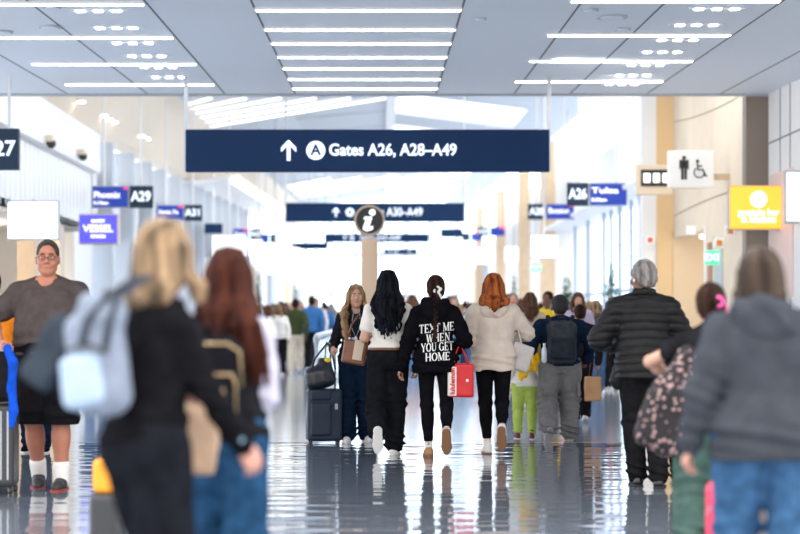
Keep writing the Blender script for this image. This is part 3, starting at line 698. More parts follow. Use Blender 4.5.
t, mx, cap = hang_sign('nearest long navy sign reading Gates A26, A28–A49 across the hall', 186, 549, 130, 172, 26.9, '', 329, 289, 316, cz(26.9))
text('Gates A26, A28–A49', .232, LETW, t, (mx(329), -.1, .002), bold=.0055, fit=(456-329)*26.9/F)
t, mx, cap = hang_sign('second navy direction sign behind the round information disc', 286, 464, 203, 222, 49, '', 380, 336, 350, 7.9)
text('Gates A30–A49', .30, LETW, t, (mx(362), -.1, 0), bold=.004, fit=(422-362)*49/F)
t, mx, cap = hang_sign('third and smaller navy direction sign, below the second one', 325, 429, 233.5, 242.5, 92, '', 352, 345, 352, 9.0)
text('Gates A32–A49', .26, LETW, t, (mx(360), -.1, 0), bold=.004, fit=(400-360)*92/F)
t, mx, cap = hang_sign('farthest tiny navy direction sign at the end of the hall', 384, 417, 248.5, 254.5, 125, '', 380, 390, 396, 9.6)

BLUE = glow('display_blue', (.006, .032, .27), .8); RED = glow('display_red', (.9, .02, .15), 1.0)
_bm = set()
def beam(X, d):
    if d > 29.5 and X > 0 and d not in _bm: _bm.add(d); b = MB(); b.prism([(.2, d-.06, rz(d, 6.2)), (5, d-.06, rz(d, 5.6)), (5, d+.06, rz(d, 5.6)), (.2, d+.06, rz(d, 6.2))], (0, 0, 1), .12); struct(b.build('trim_18', WHITE))
for _d in (49, 92, 125): beam(1, _d)
def gate_sign(lab, dk, bl, y0, y1, d, num, words, dim=1, ceil=None, dot=True):
    """dk, bl: px spans of the dark number plate and the blue display"""
    x0, x1 = min(dk[0], bl[0] if bl else 999), max(dk[1], bl[1] if bl else 0); cx, cy = (x0+x1)/2, (y0+y1)/2
    t = thing('gate_sign', lab, 'sign', (PX(cx, d), d, PZ(cy, d)), 0, 'hanging gate signs'); k = d/F; H = (y1-y0)*k
    MB().box(((sum(dk)/2-cx)*k, 0, 0), ((dk[1]-dk[0])*k, .14, H)).build('number_plate', NAVY2, t)
    if num:
        text(num, H*.62, LETW, t, ((sum(dk)/2-cx)*k, -.08, 0), align='CENTER', bold=.008, fit=(dk[1]-dk[0])*k*.86)
    if bl:
        MB().box(((sum(bl)/2-cx)*k, .01, 0), ((bl[1]-bl[0])*k, .10, H)).build('display_case', GREYW, t); MB().box(((sum(bl)/2-cx)*k, -.05, 0), ((bl[1]-bl[0])*k*.95, .02, H*.92)).build('screen', BLUE, t)
        lx = (bl[0]+2-cx)*k
        if dot: MB().box(((bl[1]-3-cx)*k, -.065, H*.38), (4*k, .012, 2.2*k)).build('logo', RED, t)
        for w, zo, sz in words: text(w, H*sz, W_, t, (lx, -.07, H*zo), bold=.004, fit=(bl[1]-bl[0])*k*(.72 if sz > .25 else .4))
    ws = (x1-x0)*k/2; 
    for e in (-.6, .6):
        zt = hangz(PX(cx, d)+e*ws, d)-PZ(cy, d); MB().box((e*ws, 0, (zt+H/2)/2), (.04, .04, zt-H/2)).build('hanger', WHITE, t)
    beam(PX(cx, d), d)
t = gate_sign('dark gate sign showing 27, cut by the picture edge', (-30, 19), None, 129, 170, 26.9, '', (), ceil=cz(26.9))
gs = [o for o in bpy.data.objects if o.get('label', '').startswith('dark gate sign showing 27')][0]
text('A27', .30, LETW, gs, (PX(19, 26.9)-PX(-5.5, 26.9)-.04, -.08, 0), align='RIGHT', bold=.006)
gate_sign('blue Phoenix departure display with gate plate A29', (130, 153), (92, 129), 186, 208, 40, 'A29', (('Phoenix', .08, .42), ('5:15am', -.28, .2)), ceil=5.2)
gate_sign('blue departure display with gate plate A31 beyond the Phoenix one', (185, 202), (157, 184), 205, 221, 51, 'A31', (('Santa Fe', .05, .38),), ceil=6)
gate_sign('blue departure display with dark gate plate A26 near the restrooms', (567, 588), (589, 627), 183, 206, 40, 'A26', (('Tulsa', .16, .34), ('5:30am', -.24, .2)), ceil=5.2)
gate_sign('blue departure display with gate plate A28 beyond the A26 one', (528, 545), (546, 574), 204, 219.5, 51, 'A28', (('Boston', .05, .5),), ceil=6)
gate_sign('small blurred gate sign hanging far down the shop side', (250, 262), (233, 249), 228.5, 240, 72, 'A33', (('Reno', 0, .5),), ceil=7)
gate_sign('tiny gate sign just below and beyond the A33 sign', (270, 277), (262, 269), 234, 243, 86, '', (), ceil=7, dot=False)
gate_sign('tiny dark gate sign past the red haired woman, farther one', (478, 489), (490, 505), 227, 236, 78, 'A30', (), ceil=7)
gate_sign('tiny dark gate sign deepest in the hall on the window side', (462, 470), (471, 482), 233, 241, 96, '', (), ceil=7.5)

def screen(lab, x0, x1, y0, y1, d, m, ceil, case=GREYW, name='display_screen', words=(), dep=.12, side=None, rim=None):
    k = d/F; W, H = (x1-x0)*k, (y1-y0)*k; t = thing(name, lab, 'screen', (PX((x0+x1)/2, d), d, PZ((y0+y1)/2, d)))
    MB().box((0, .02, 0), (W*1.06, dep, H*1.1), bev=.01).build('case', case, t)
    if rim: MB().box((0, -dep/2+.01, 0), (W*1.03, .04, H*1.05)).build('rim', rim, t)
    MB().box((0, -dep/2-.01+(-.015 if rim else 0), 0), (W, .03, H), bev=.01).build('panel', m, t)
    if side: MB().box((-.45, .05, 0), (.6, .08, .1)).build('bracket', STEEL, t)
    elif ceil: MB().cyl((0, 0, H/2), (0, 0, (hangz(PX((x0+x1)/2, d), d) if d > 32 else PZ(y0, d)+.05)-PZ((y0+y1)/2, d)), .03, 8).build('hanger', STEEL, t); beam(PX((x0+x1)/2, d), d)
    for w, xo, zo, sz, al in words: text(w, sz, W_ if m is not WSC else LETG, t, (xo*W, -dep/2-.045, zo*H), align=al, bold=.006)
    return t
WSC = glow('screen_white', (1, 1, 1), 1.4); LETG = mat('screen_grey', (.75, .77, .8), .5)
screen('large bright white display above the bespectacled man', 9, 58, 202.5, 238.5, 31, WSC, 3.18, case=GREYW, words=(('- - -', 0, .2, .1, 'CENTER'), ('- - - -', 0, -.1, .1, 'CENTER')))
MB().box((-.5, .05, .1), (.25, .06, .1)).build('bracket', STEEL, bpy.data.objects['display_screen'])
VIO = glow('sign_violet', (.08, .08, .85), .9); GLY = glow('sign_yellow', (1.0, .45, .05), 1.1); ORG = glow('sign_orange', (1.0, .40, .02), 1.0)
t = screen('violet blue lit shop sign reading VESSEL', 81, 118, 215.5, 243, 38, VIO, 4.4, case=TAN, side=1, name='shop_sign', words=(('VESSEL', 0, 0, .20, 'CENTER'), ('KITCHEN', 0, -.28, .07, 'CENTER'), ('MARKET', 0, .28, .07, 'CENTER')), dep=.3)
t = screen('square yellow lit sign reading protein bar & kitchen', 730, 784, 187.5, 228, 28.6, GLY, None, case=GREYW, name='shop_sign', words=(('protein bar', 0, -.13, .135, 'CENTER'), ('& kitchen', 0, -.30, .135, 'CENTER')), dep=.16, rim=ORG)
MB().cyl((0, -.1, .12), (0, -.135, .12), .125, 32).build('disc', W_, t); MB().box((.62, .06, 0), (.5, .06, .08)).build('bracket', STEEL, t)
t = screen('white lit sign cut by the picture edge beside the yellow one', 786, 822, 173, 221, 27.3, WSC, None, case=GREYW, name='shop_sign')
MB().box((.22, .10, 0), (.25, .06, .08)).build('bracket', STEEL, t)
screen('white blank display hanging before the tan columns on the window side', 531, 557, 236, 257.5, 48, WSC, 5)
screen('small white display between red haired woman and window side columns', 476, 494.5, 248, 264, 66, WSC, 5)
screen('faint small white display deep on the window side', 505, 523, 247, 262, 74, WSC, 5)
screen('wide bright display above the brown haired woman\'s head', 213, 246, 236, 257, 55, WSC, 5)
screen('white rounded display with violet edge next to the wide bright one', 249, 269, 243, 258.5, 60, WSC, 5, rim=VIO)
screen('small square white display above the olive sweater man', 266, 285, 249, 264.5, 68, WSC, 5)
screen('tiny white display far down beside the hall end', 302, 330, 254, 262, 85, WSC, 5.5)
screen('tiny bright display far off beside the braided girl\'s head', 446, 466, 256, 268, 90, WSC, 5.5)
for x0, x1, y0, y1, d, l in ((404, 414, 257, 265, 108, 'tiny white display between the long black hair and the braid'), (432, 444, 243, 252, 81, 'tiny white display above and between braid and red hair'), (560, 575, 240, 252, 62, 'small white display under the A28 sign'), (334, 346, 246, 255, 97, 'tiny white display beside the information pillar, below the round disc'), (289, 300, 248, 258, 76, 'tiny white display above the grey top traveller')):
    screen(l, x0, x1, y0, y1, d, WSC, 5)
for x0, x1, y0, y1, d, l in ((292, 327, 243, 249, 80, 'slim dark overhead sign board on the shop side'), (441, 462, 229, 237, 86, 'slim dark overhead sign board on the window side'), (205, 222, 224, 233, 63, 'small blue overhead board beyond the A31 sign')):
    t = screen(l, x0, x1, y0, y1, d, NAVY, 5, case=NAVY, name='sign_board')
# restroom signs
def flatsign(name, lab, x0, x1, y0, y1, d, m, brk=.0):
    k = d/F; W, H = (x1-x0)*k, (y1-y0)*k; t = thing(name, lab, 'sign', (PX((x0+x1)/2, d), d, PZ((y0+y1)/2, d))); MB().box((0, 0, 0), (W, .16, H), bev=.012).build('panel', m, t)
    if brk: MB().box((W/2+brk/2, .02, -H*.2), (brk+.06, .08, .10)).build('bracket', TAN, t)
    return t, W, H
SG = mat('sign_pale', (.86, .86, .85), .4, emit=.06)  # slight added glow brightens the restroom sign panel and alarm cases
t, W, H = flatsign('restroom_sign', 'pale square restroom sign with man and wheelchair symbols', 668, 713, 151, 188, 31, SG, XR-PX(713, 31))
b = MB(); x = -.12; y = -.085
b.cyl((x, y, .185), (x, y-.012, .185), .032, 16); b.box((x, y, .085), (.10, .012, .13)); b.box((x-.065, y, .075), (.022, .012, .15)); b.box((x+.065, y, .075), (.022, .012, .15)); b.box((x-.026, y, -.07), (.04, .012, .20)); b.box((x+.026, y, -.07), (.04, .012, .20)); b.build('man_symbol', DARK, t)
b = MB(); x = .13; b.cyl((x-.03, y, .13), (x-.03, y-.012, .13), .026, 16); b.tube([(x-.03, y, .1), (x-.025, y, -.01), (x+.06, y, -.01), (x+.1, y, -.11), (x+.13, y, -.11)], .014, 6); b.tube([(x-.03, y, .05), (x+.045, y, .05)], .011, 6)
b.tube([(x-.0+.085*math.cos(a), y, -.055+.085*math.sin(a)) for a in [math.radians(130+i*20) for i in range(13)]], .011, 6); b.build('wheelchair_symbol', DARK, t)
t, W, H = flatsign('services_sign', 'beige services sign with black strip, partly behind the restroom sign', 636, 672, 165, 195, 34, mat('sign_beige', (.72, .60, .46), .4), XR-PX(672, 34))
MB().box((.03, -.085, .03), (W*.86, .012, .30)).build('strip', DARK, t)
for i in range(3): MB().box((-.14+i*.17, -.093, .03), (.12, .01, .17)).build('symbol', W_, t)
GRN = glow('exit_green', (.10, .85, .38), .9)
for x0, x1, y0, y1, d, l in ((705.5, 722, 250.5, 265, 32, 'green exit sign near the restroom recess'), (635, 646, 259, 265, 37.3, 'green exit sign beside the grey haired man\'s head'), (531, 541, 264, 271, 57, 'green exit sign below the white display'), (272, 280, 267, 272, 66, 'small green exit sign on the shop side')):
    t, W, H = flatsign('exit_sign', l, x0, x1, y0, y1, d, GRN); o = text('EXIT', H*.7, W_, t, (0, -.085, 0), align='CENTER', bold=.004)
    MB().cyl((0, 0, H/2), (0, 0, hangz(PX((x0+x1)/2, d), d)-PZ((y0+y1)/2, d) if d > 35 else H/2+.25), .015, 6).build('hanger', STEEL, t); beam(PX(x0, d), d)
for px, y, d, l, m in ((691, 230.5, 33.2, 'small white light box above the restroom recess', W_), (650, 240, 36.9, 'small red and white fire alarm on the white pier', mat('alarm_red', (.7, .1, .06), .4)), (730, 231, 30.4, 'small orange wall alarm under the yellow sign', mat('alarm_orange', (.85, .3, .03), .4)), (719, 243, 31.2, 'small orange sensor above the exit sign', mat('alarm_orange', (.85, .3, .03), .4))):
    t = thing('wall_alarm', l, 'alarm', (PX(px, d), d, PZ(y, d))); MB().box((0, 0, 0), (.16, .06, .16), bev=.01).build('case', SG, t); MB().box((0, -.035, .0), (.09, .02, .09), bev=.01).build('strobe', m, t)

# glass balustrade along the moving walkway
t = thing('glass_balustrade', 'low glass balustrade with pale handrail beside the moving walkway', 'balustrade', (-.95, 28, 0))
MB().box((0, 17, .52), (.03, 34, .86)).build('glass_panel', mat('balustrade_glass', (.55, .68, .78), .05, alpha=.5), t); MB().tube([(0, -.3, .1), (0, -.45, .6), (0, -.2, .98), (0, .3, 1.02), (0, 33.5, 1.02), (0, 34, .9), (0, 34.1, .1)], .05, 10).build('handrail', mat('handrail_pale', (.66, .74, .82), .3), t, True); MB().box((0, 17, .05), (.16, 34, .10)).build('base', STEEL, t)

# added fill spots without fixtures, brightening hall walls, piers and floor
def spot(x, y, z, tx, ty, tz, e, col=(1, .95, .88), ang=80, r=.12):
    l = bpy.data.lights.new('hall_fill_spot', 'SPOT'); l.energy = e; l.color = col; l.spot_size = math.radians(ang); l.spot_blend = .8; l.shadow_soft_size = r
    o = bpy.data.objects.new('hall_fill_spot', l); COL.objects.link(o); o.location = (x, y, z); o.rotation_euler = (Vector((tx, ty, tz))-Vector((x, y, z))).to_track_quat('-Z', 'Y').to_euler()
for d, e in ((31.5, 34), (35, 34), (39, 34)): spot(-3.4, d, 5.6, -6.4, d+.5, 3.6, e, ang=110)
for d, e in ((31, 38), (35, 38)): spot(3.0, d, 6.0, 5.8, d, 3.2, e, (1, .92, .80), ang=110)
for d in (45, 53, 62, 72): spot(-3.0, d, 6.2, -6.2, d, 3.4, 30, ang=110); spot(3.4, d, 6.2, 5.8, d, 3.2, 30, ang=110)
spot(2.2, 24.5, 4.5, 6.1, 28.0, 3.6, 40, ang=100)
for _x, _y in ((-7.8, 32.5), (-7.8, 36.5)): pl = bpy.data.lights.new('shop_fill_point', 'POINT'); pl.energy = 45; pl.color = (1, .85, .68); pl.shadow_soft_size = .15; po = bpy.data.objects.new('shop_fill_point', pl); COL.objects.link(po); po.location = (_x, _y, 2.5)  # added point lights that warm the grey shop recess
pl = bpy.data.lights.new('recess_lamp', 'POINT'); pl.energy = 18; pl.color = (1, .88, .68); pl.shadow_soft_size = .15; po = bpy.data.objects.new('recess_lamp', pl); COL.objects.link(po); po.location = (XR+1.1, 34.6, 2.2); spot(3.0, 26.5, 4.5, 5.9, 30, 3.6, 25, (1, .94, .85), ang=90)
# plants
def plant(lab, px, d, top, wpx, seed):
    r = random.Random(seed); h = PZ(top, d); t = thing('potted_plant', lab, 'plant', (PX(px, d), d, 0)); w = wpx*d/F/2
    MB().tube([(0, 0, 0), (0, 0, .25), (0, 0, .5)], [.2, .25, .28], 20).build('pot', GREYW, t, True)
    MB().tube([(0, 0, .45), (.03, 0, h*.5), (-.02, .02, h*.9)], [.03, .025, .015], 8).build('trunk', mat('trunk_brown', (.15, .09, .05), .8), t, True)
    b = MB()
    for i in range(420):
        z = h*(.42+.58*r.random()); a = r.uniform(0, 6.28); L = w*(.5+.6*r.random())*(1.15-.6*abs(z/h-.7)/.3); w_ = L*.24
        c = Vector((0, 0, z)); u = Vector((math.cos(a), math.sin(a), r.uniform(-.3, .5))); n = u.cross(Vector((0, 0, 1))).normalized()*w_
        b.quad(c+u*L*.2, c+u*L*.6+n, c+u*L-Vector((0, 0, L*.2)), c+u*L*.6-n)
    b.build('foliage', mat('leaf_green', (.05, .20, .12), .5, var=.3, vs=8), t)
plant('tall leafy potted plant in front of the windows by the grey haired man', 612, 44, 264, 17, 1); plant('potted plant with rounded top behind the man with the backpack', 567, 52, 277, 16, 2)
plant('potted plant on the shop side beyond the brown haired woman', 258, 46, 274, 10, 3); plant('small potted plant far off near the tan column', 514, 60, 272, 9, 4); plant('small blurry potted plant deep on the shop side', 295, 66, 276, 9, 6)
# ------------------------------------------------------------------ the travellers
SK = skin('fair', (.54, .30, .22)); SKT = skin('tanned', (.42, .21, .14)); SKD = skin('brown', (.18, .085, .055)); SKP = skin('pinkish', (.52, .26, .20))
BLACK = fab('black', (.008, .008, .010), .2); BLK2 = fab('soft_black', (.014, .014, .017), .2); WFAB = fab('white', (.80, .78, .76), .04); OFFW = fab('off_white', (.72, .69, .65), .05)
NAVYF = fab('navy', (.008, .016, .035), .2); JEAN = fab('blue_denim', (.018, .058, .125), .3); JEAN2 = fab('mid_denim', (.045, .11, .22), .3); BEIGE = fab('beige', (.62, .53, .45), .06)
HBLK = hairm('black', (.002, .002, .003), (.010, .012, .018)); HDBR = hairm('dark_brown', (.012, .006, .005), (.045, .022, .015)); HBR = hairm('brown', (.055, .025, .015), (.14, .07, .045)); HRED = hairm('copper', (.10, .022, .008), (.42, .12, .035))
HAUB = hairm('auburn', (.018, .006, .005), (.075, .024, .015)); HBLD = hairm('blonde', (.05, .037, .028), (.40, .27, .16)); HGRY = hairm('grey', (.10, .095, .09), (.30, .28, .27)); HASH = hairm('ash_brown', (.03, .022, .018), (.085, .062, .048)); HHON = hairm('honey_brown', (.12, .07, .035), (.42, .27, .15))
SOLEW = mat('sole_white', (.72, .71, .69), .6); SOLET = mat('sole_tan', (.24, .125, .06), .8); SOLEB = mat('sole_black', (.02, .02, .02), .6)
LEATH = mat('leather_brown', (.17, .05, .018), .35, .2, 60, .15); RED = mat('bag_red', (.62, .008, .014), .45, .1, 40)
def local(p, x, y, z): return (Matrix.Translation(p.root.location) @ Matrix.Rotation(p.root.rotation_euler.z, 4, 'Z')) @ Vector((x*p.k, y*p.k, z*p.k))
def bag_thing(name, lab, cat, p, x, y, z, rot=0): v = local(p, x, y, z); return thing(name, lab, cat, v, math.degrees(p.root.rotation_euler.z)+rot)
def softbox(name, m, par, c, hd, rad, q=.008, amp=.004, seed=1, R=None, taper=None, k=1.0):
    mx = max(hd)*1.5+.03; f = Fld((c[0]-hd[0]-.06 if R is None else c[0]-mx, c[1]-hd[1]-.06 if R is None else c[1]-mx, c[2]-hd[2]-.06 if R is None else c[2]-mx), (c[0]+hd[0]+.06 if R is None else c[0]+mx, c[1]+hd[1]+.06 if R is None else c[1]+mx, c[2]+hd[2]+.06 if R is None else c[2]+mx), q)
    f.box(c, hd, rad, .01, R); 
    if amp: f.disp(folds(amp, seed, 24), .04)
    return build_fld(f, name, m, par, k)

# --- woman in white tee with long black hair
B = Person('woman with long wavy black hair in a white T-shirt and wide black trousers, walking away', 388, 107, 1.73, 0, .0065, 'F', SK, legs=((-.10, -.26, .235, 72), (.055, .12, .085, 0, -10)), arms=((-.15, .20, 1.10), (.27, .02, .80)), ehint=((-.35, -.6, -1), (.5, -1, 0)), head=(-6, 0), sh=.17, curl=(.8, .7))
B.body(); B.pants(fab('trouser_black', (.010, .011, .014), .2), (.104, .092, .088), hem=.97, fold=.009, seed=4, top=1.02)
B.top(OFFW, hem=.985, sl='short', slen=.85, t=.014, sr=(.058, .054, .05), seed=8, fold=.008, name='tshirt', flare=.01); B.hair(HBLK, 'long', end=1.08, width=.155, n=80, wave=.030, seed=5, lock=.015)
f = B.fld(.9, 1.1); f.loft([l for l in B.lev if .9 < l[0] < 1.1], .02, .024, z0=.975, z1=1.0); B.fin(f, 'belt', LEATH)
B.shoes(WFAB, SOLEW, 'sneaker', sock=WFAB)
f = Fld((-.3, -.1, -.1), (.3, .1, .5), .007)
# --- girl in the printed black hoodie
HOOD = fab('hoodie_black', (.006, .006, .008), .15)
C = Person('girl in black hoodie printed TEXT ME WHEN YOU GET HOME, with a dark braid', 435.5, 108, 1.68, 0, .0065, 'F', SKT, legs=((-.06, .10, .085, 0, 4), (.095, -.29, .24, 66)), arms=((-.34, .0, .80), (.19, .12, 1.0)), ehint=((-.4, -1, 0), (.6, -1, -.2)), sh=.165, curl=(.6, 1.3), head=(8, 0))
C.body(); C.pants(BLACK, (.082, .060, .043), hem=.80, fold=.003, name='leggings')
C.top(HOOD, hem=.80, t=.030, sr=(.078, .070, .050), seed=3, fold=.010, name='hoodie', hood=True, bag=.010); C.hair(HDBR, 'braid', end=1.12)
C.sockr = .034; C.shoes(mat('suede_tan', (.42, .22, .11), .8, .2, 90), SOLET, 'slip', sock=WFAB)
f = C.fld(1.4, 1.7); f.chain([C.hp(-.03, -.12, -.02), C.hp(0, -.145, -.03), C.hp(.025, -.135, -.0), C.hp(0, -.12, .02), C.hp(-.03, -.12, -.02)], [.012, .014, .014, .012, .012], .01); f.chain([C.hp(0, -.145, -.03), C.hp(.018, -.165, -.06), C.hp(.028, -.165, -.095)], [.010, .012, .006], .01); C.fin(f, 'scrunchie', OFFW)
# serif print on the back, laid onto the cloth
GL = {'T': (.78, ['.39,0,.39,1,w', '0,.97,.78,.97,n', '.03,.97,.03,.80,s', '.75,.97,.75,.80,s', '.24,.02,.54,.02,s']), 'E': (.70, ['.14,0,.14,1,w', '0,.97,.64,.97,n', '0,.03,.66,.03,n', '.14,.5,.48,.5,n', '.63,.97,.63,.80,s', '.66,.03,.66,.22,s', '.48,.6,.48,.4,s']),
      'X': (.84, ['.08,1,.76,0,w', '.74,1,.08,0,n', '-.02,.98,.26,.98,s', '.6,.98,.88,.98,s', '-.04,.02,.22,.02,s', '.58,.02,.88,.02,s']), 'M': (1.0, ['.12,0,.12,1,n', '.12,1,.5,.05,w', '.5,.05,.88,1,n', '.88,0,.88,1,w', '0,.02,.24,.02,s', '.74,.02,1.02,.02,s', '-.02,.98,.14,.98,s', '.86,.98,1.02,.98,s']),
      'W': (1.1, ['.1,1,.34,0,w', '.34,0,.55,.95,n', '.55,.95,.78,0,w', '.78,0,1.0,1,n', '-.02,.98,.24,.98,s', '.88,.98,1.12,.98,s']), 'H': (.86, ['.14,0,.14,1,w', '.72,0,.72,1,w', '.14,.5,.72,.5,n', '0,.02,.28,.02,s', '0,.98,.28,.98,s', '.58,.02,.86,.02,s', '.58,.98,.86,.98,s']),
      'N': (.88, ['.14,0,.14,1,n', '.14,1,.74,0,w', '.74,0,.74,1,n', '0,.02,.26,.02,s', '.62,.98,.88,.98,s', '-.02,.98,.16,.98,s']), 'Y': (.80, ['.40,0,.40,.45,w', '.06,1,.40,.42,w', '.76,1,.42,.42,n', '-.04,.98,.20,.98,s', '.62,.98,.86,.98,s', '.26,.02,.54,.02,s']),
      'O': (.86, 'O'), 'U': (.86, ['.14,1,.14,.3,w', '.14,.32,.26,.06,w', '.26,.06,.56,.06,n', '.56,.06,.72,.3,n', '.72,.28,.72,1,n', '0,.98,.28,.98,s', '.6,.98,.86,.98,s']), 'G': (.88, 'G')}
def serif_print(lines, target, m, par, k):
    dg = bpy.context.evaluated_depsgraph_get(); bpy.context.view_layer.update()
    me = target.data; bvh = BVHTree.FromPolygons([v.co for v in me.vertices], [tuple(p.vertices) for p in me.polygons]); V = []; Fs = []
    def stroke(ax, az, bx, bz, w, org, sc, ev):
        a = Vector((ax, az)); b_ = Vector((bx, bz)); u = (b_-a); L = u.length; u.normalize(); nrm = Vector((-u.y, u.x))*w/2; n = max(2, int(L*sc/.012)+1)
        base = len(V)
        for i in range(n+1):
            p = a+(b_-a)*(i/n)
            for e in (-1, 1):
                q = p+nrm*e; x = org[0]+q.x*sc*ev; z = org[1]+q.y*sc+(q.x*sc*ev)*org[2]
                hit = bvh.ray_cast(Vector((x, -1, z)), Vector((0, 1, 0)))
                y = hit[0].y-.003 if hit[0] is not None else -.15
                V.append((x, y, z))
            if i: Fs.append((base+2*i-2, base+2*i-1, base+2*i+1, base+2*i))
    for txt, x0, z0, h, wd_, sl in lines:
        tot = sum(.4 if c == ' ' else GL[c][0]+.10 for c in txt); ev = wd_/(tot*h); cx = 0
        for c in txt:
            if c == ' ': cx += .4; continue
            w, st = GL[c]
            if isinstance(st, str):
                n = 18
                for i in range(n):
                    a0, a1 = [2*math.pi*j/n for j in (i, i+1)]
                    if c == 'G' and (i in (0, 1) or i >= n-1): continue
                    am = (a0+a1)/2; t_ = .07+.14*abs(math.cos(am)); stroke(cx+.43+.37*math.cos(a0), .5+.47*math.sin(a0), cx+.43+.37*math.cos(a1), .5+.47*math.sin(a1), t_, (x0, z0, sl), h, ev)
                if c == 'G': stroke(cx+.78, .05, cx+.78, .45, .18, (x0, z0, sl), h, ev); stroke(cx+.55, .44, cx+.88, .44, .07, (x0, z0, sl), h, ev)
            else:
                for q in st:
                    a = q.split(','); ww = {'w': .20, 'n': .085, 's': .06}[a[4]]; a = [float(v) for v in a[:4]]; stroke(cx+a[0], a[1], cx+a[2], a[3], ww, (x0, z0, sl), h, ev)
            cx += w+.10
    meshobj('printed_lettering', V, Fs, m, par)
PRINT = mat('print_white', (.82, .82, .80), .7)
z_ = lambda py: EYE-(py-318)/108.0
x_ = lambda px: (px-435.5)/108.0
serif_print([('TEXT ME', x_(419), z_(333.5), .078, .325, .10), ('WHEN', x_(426), z_(342.5), .074, .225, .10), ('YOU GET', x_(421), z_(352), .078, .30, .08), ('HOME', x_(425), z_(361), .074, .23, .06)], C.topo, PRINT, C.topo, C.k)
# --- red tote
t = thing('tote_bag', 'red shopping tote with white lettered side carried by the girl in the printed hoodie', 'bag', (PX(461, 17.45), 17.45, 0))
zc = EYE-(380-318)/108; softbox('body', RED, t, (0, 0, zc), (.115, .07, .155), .02, .008, .003, 3)
MB().box((-.118, -.0, zc), (.012, .13, .28)).build('side_panel', WFAB, t); 
MB().prism([(-.117, -.0745, zc-.14), (-.045, -.0745, zc-.14), (-.045, -.0745, zc+.12), (-.117, -.0745, zc+.14)], (0, -1, 0), .004).build('front_panel', WFAB, t)
text('lululemon', .062, RED, t, (-.080, -.0805, zc-.13), rot=(90, -90, 0), bold=.002, fit=.24)
MB().cyl((.055, -.074, zc+.0), (.055, -.0775, zc+.0), .014, 16).build('logo', WFAB, t)
for y in (-.06, .06): MB().tube([(-.07, y, zc+.14), (-.055, y*.8, zc+.24), (-.01, y*.4, zc+.335), (.035, y*.8, zc+.24), (.07, y, zc+.14)], .008, 8).build('strap', RED, t, True)
# --- woman in the beige hoodie
D = Person('woman with wavy copper red hair in a beige hoodie and black leggings, walking away', 493.5, 106, 1.70, 0, .0065, 'F', SK, legs=((-.05, .12, .085, 0, 4), (.06, -.29, .25, 64)), arms=((-.13, .24, 1.05), (.12, .22, 1.07)), ehint=((-.6, -1, -.4), (1.0, -.35, .05)), sh=.17, curl=(1, 1), head=(-4, 0))
D.body(); D.pants(BLACK, (.086, .062, .043), hem=.80, fold=.003, name='leggings', seed=5); D.top(BEIGE, hem=.80, t=.036, sr=(.082, .078, .052), seed=11, fold=.010, name='hoodie', hood=True, bag=.008)
D.hair(HRED, 'long', end=1.34, width=.135, n=80, wave=.034, seed=9, back=-.185, lock=.019, cap=.016); D.sockr = .034; D.shoes(WFAB, mat('sole_gum', (.26, .13, .06), .8), 'sneaker', sock=WFAB)
t = bag_thing('shoulder_bag', 'pale grey tote bag hanging from the elbow of the red haired woman', 'bag', D, .235, -.02, 0)
f = Fld((-.16, -.08, .74), (.20, .08, 1.22), .008); f.box((.02, 0, .92), (.105, .035, .125), .025, .01, rotm('Y', 18)); f.disp(folds(.006, 3, 20)); build_fld(f, 'body', fab('tote_grey', (.50, .46, .45), .06), t, D.k)
MB().tube([(-.06, .0, 1.0), (-.05, .0, 1.12), (.0, .02, 1.17), (.03, .0, 1.02)], .010, 8).build('strap', fab('tote_grey', (.5, .46, .45)), t, True)
# --- woman with suitcase
A = Person('woman with long honey brown hair facing us in a black cardigan beside a suitcase', 356, 96, 1.63, 180, .0065, 'F', SK, legs=((-.12, -.02, .085, 0, 10), (.09, .12, .085, 0, -6)), arms=((-.20, .16, .98), (.25, .20, 1.01)), ehint=((-.6, -1, 0), (.15, -1, -.5)), sh=.155, head=(6, 3), curl=(.8, 1.3))
A.body(); A.facebits(HBR); A.pants(fab('dark_denim', (.007, .016, .034), .2), (.105, .092, .10), hem=.97, fold=.007, seed=6, name='jeans'); A.top(fab('inner_black', (.03, .03, .035)), hem=.93, t=.010, sl='none', vneck=(.05, .05), name='blouse')
A.top(BLK2, hem=.86, t=.024, sr=(.064, .056, .044), seed=6, name='cardigan', vneck=(.065, .13)); A.hair(HHON, 'long', end=.98, width=.16, n=90, wave=.02, sidef=1, seed=15, lock=.018, facecut=(.060, .108), top=.004)
A.shoes(WFAB, SOLEW, 'sneaker'); MB().tube([A.hp(-.03, .08, -.14)*A.k, V3(-.05, .13, 1.25)*A.k, V3(0, .145, 1.14)*A.k, V3(.05, .13, 1.25)*A.k, A.hp(.03, .08, -.14)*A.k], .004, 6).ell(V3(0, .15, 1.12)*A.k, (.018, .006, .028)).build('pendant', STEEL, A.root, True)
# suitcase + duffel
dS = 19.5; SUIT = mat('case_navy', (.004, .018, .042), .55, .3, 120, .15)
t = thing('suitcase', 'dark navy soft suitcase standing upright with its trolley handle raised', 'suitcase', (PX(324, dS), dS, 0), 8); sh = .54
softbox('body', SUIT, t, (0, 0, .022+sh/2), (.18, .11, sh/2), .035, .009, .003); softbox('front_pocket', SUIT, t, (-.045, -.115, .30-.05), (.105, .025, .17), .02, .008, .003, 2); softbox('top_pocket', SUIT, t, (-.045, -.112, .50), (.105, .02, .055), .018, .008, .002, 3)
MB().tube([(-.17, -.05, .09), (-.182, -.05, .30), (-.17, -.05, .55)], .007, 8).build('piping', GREYW, t, True); MB().box((.115, -.118, .38), (.03, .01, .06), bev=.004).build('luggage_tag', GREYW, t)
for x in (-.14, .14):
    for y in (-.08, .08): MB().cyl((x-.012, y, .025), (x+.012, y, .025), .025, 14).build('wheel', DARK, t, True)
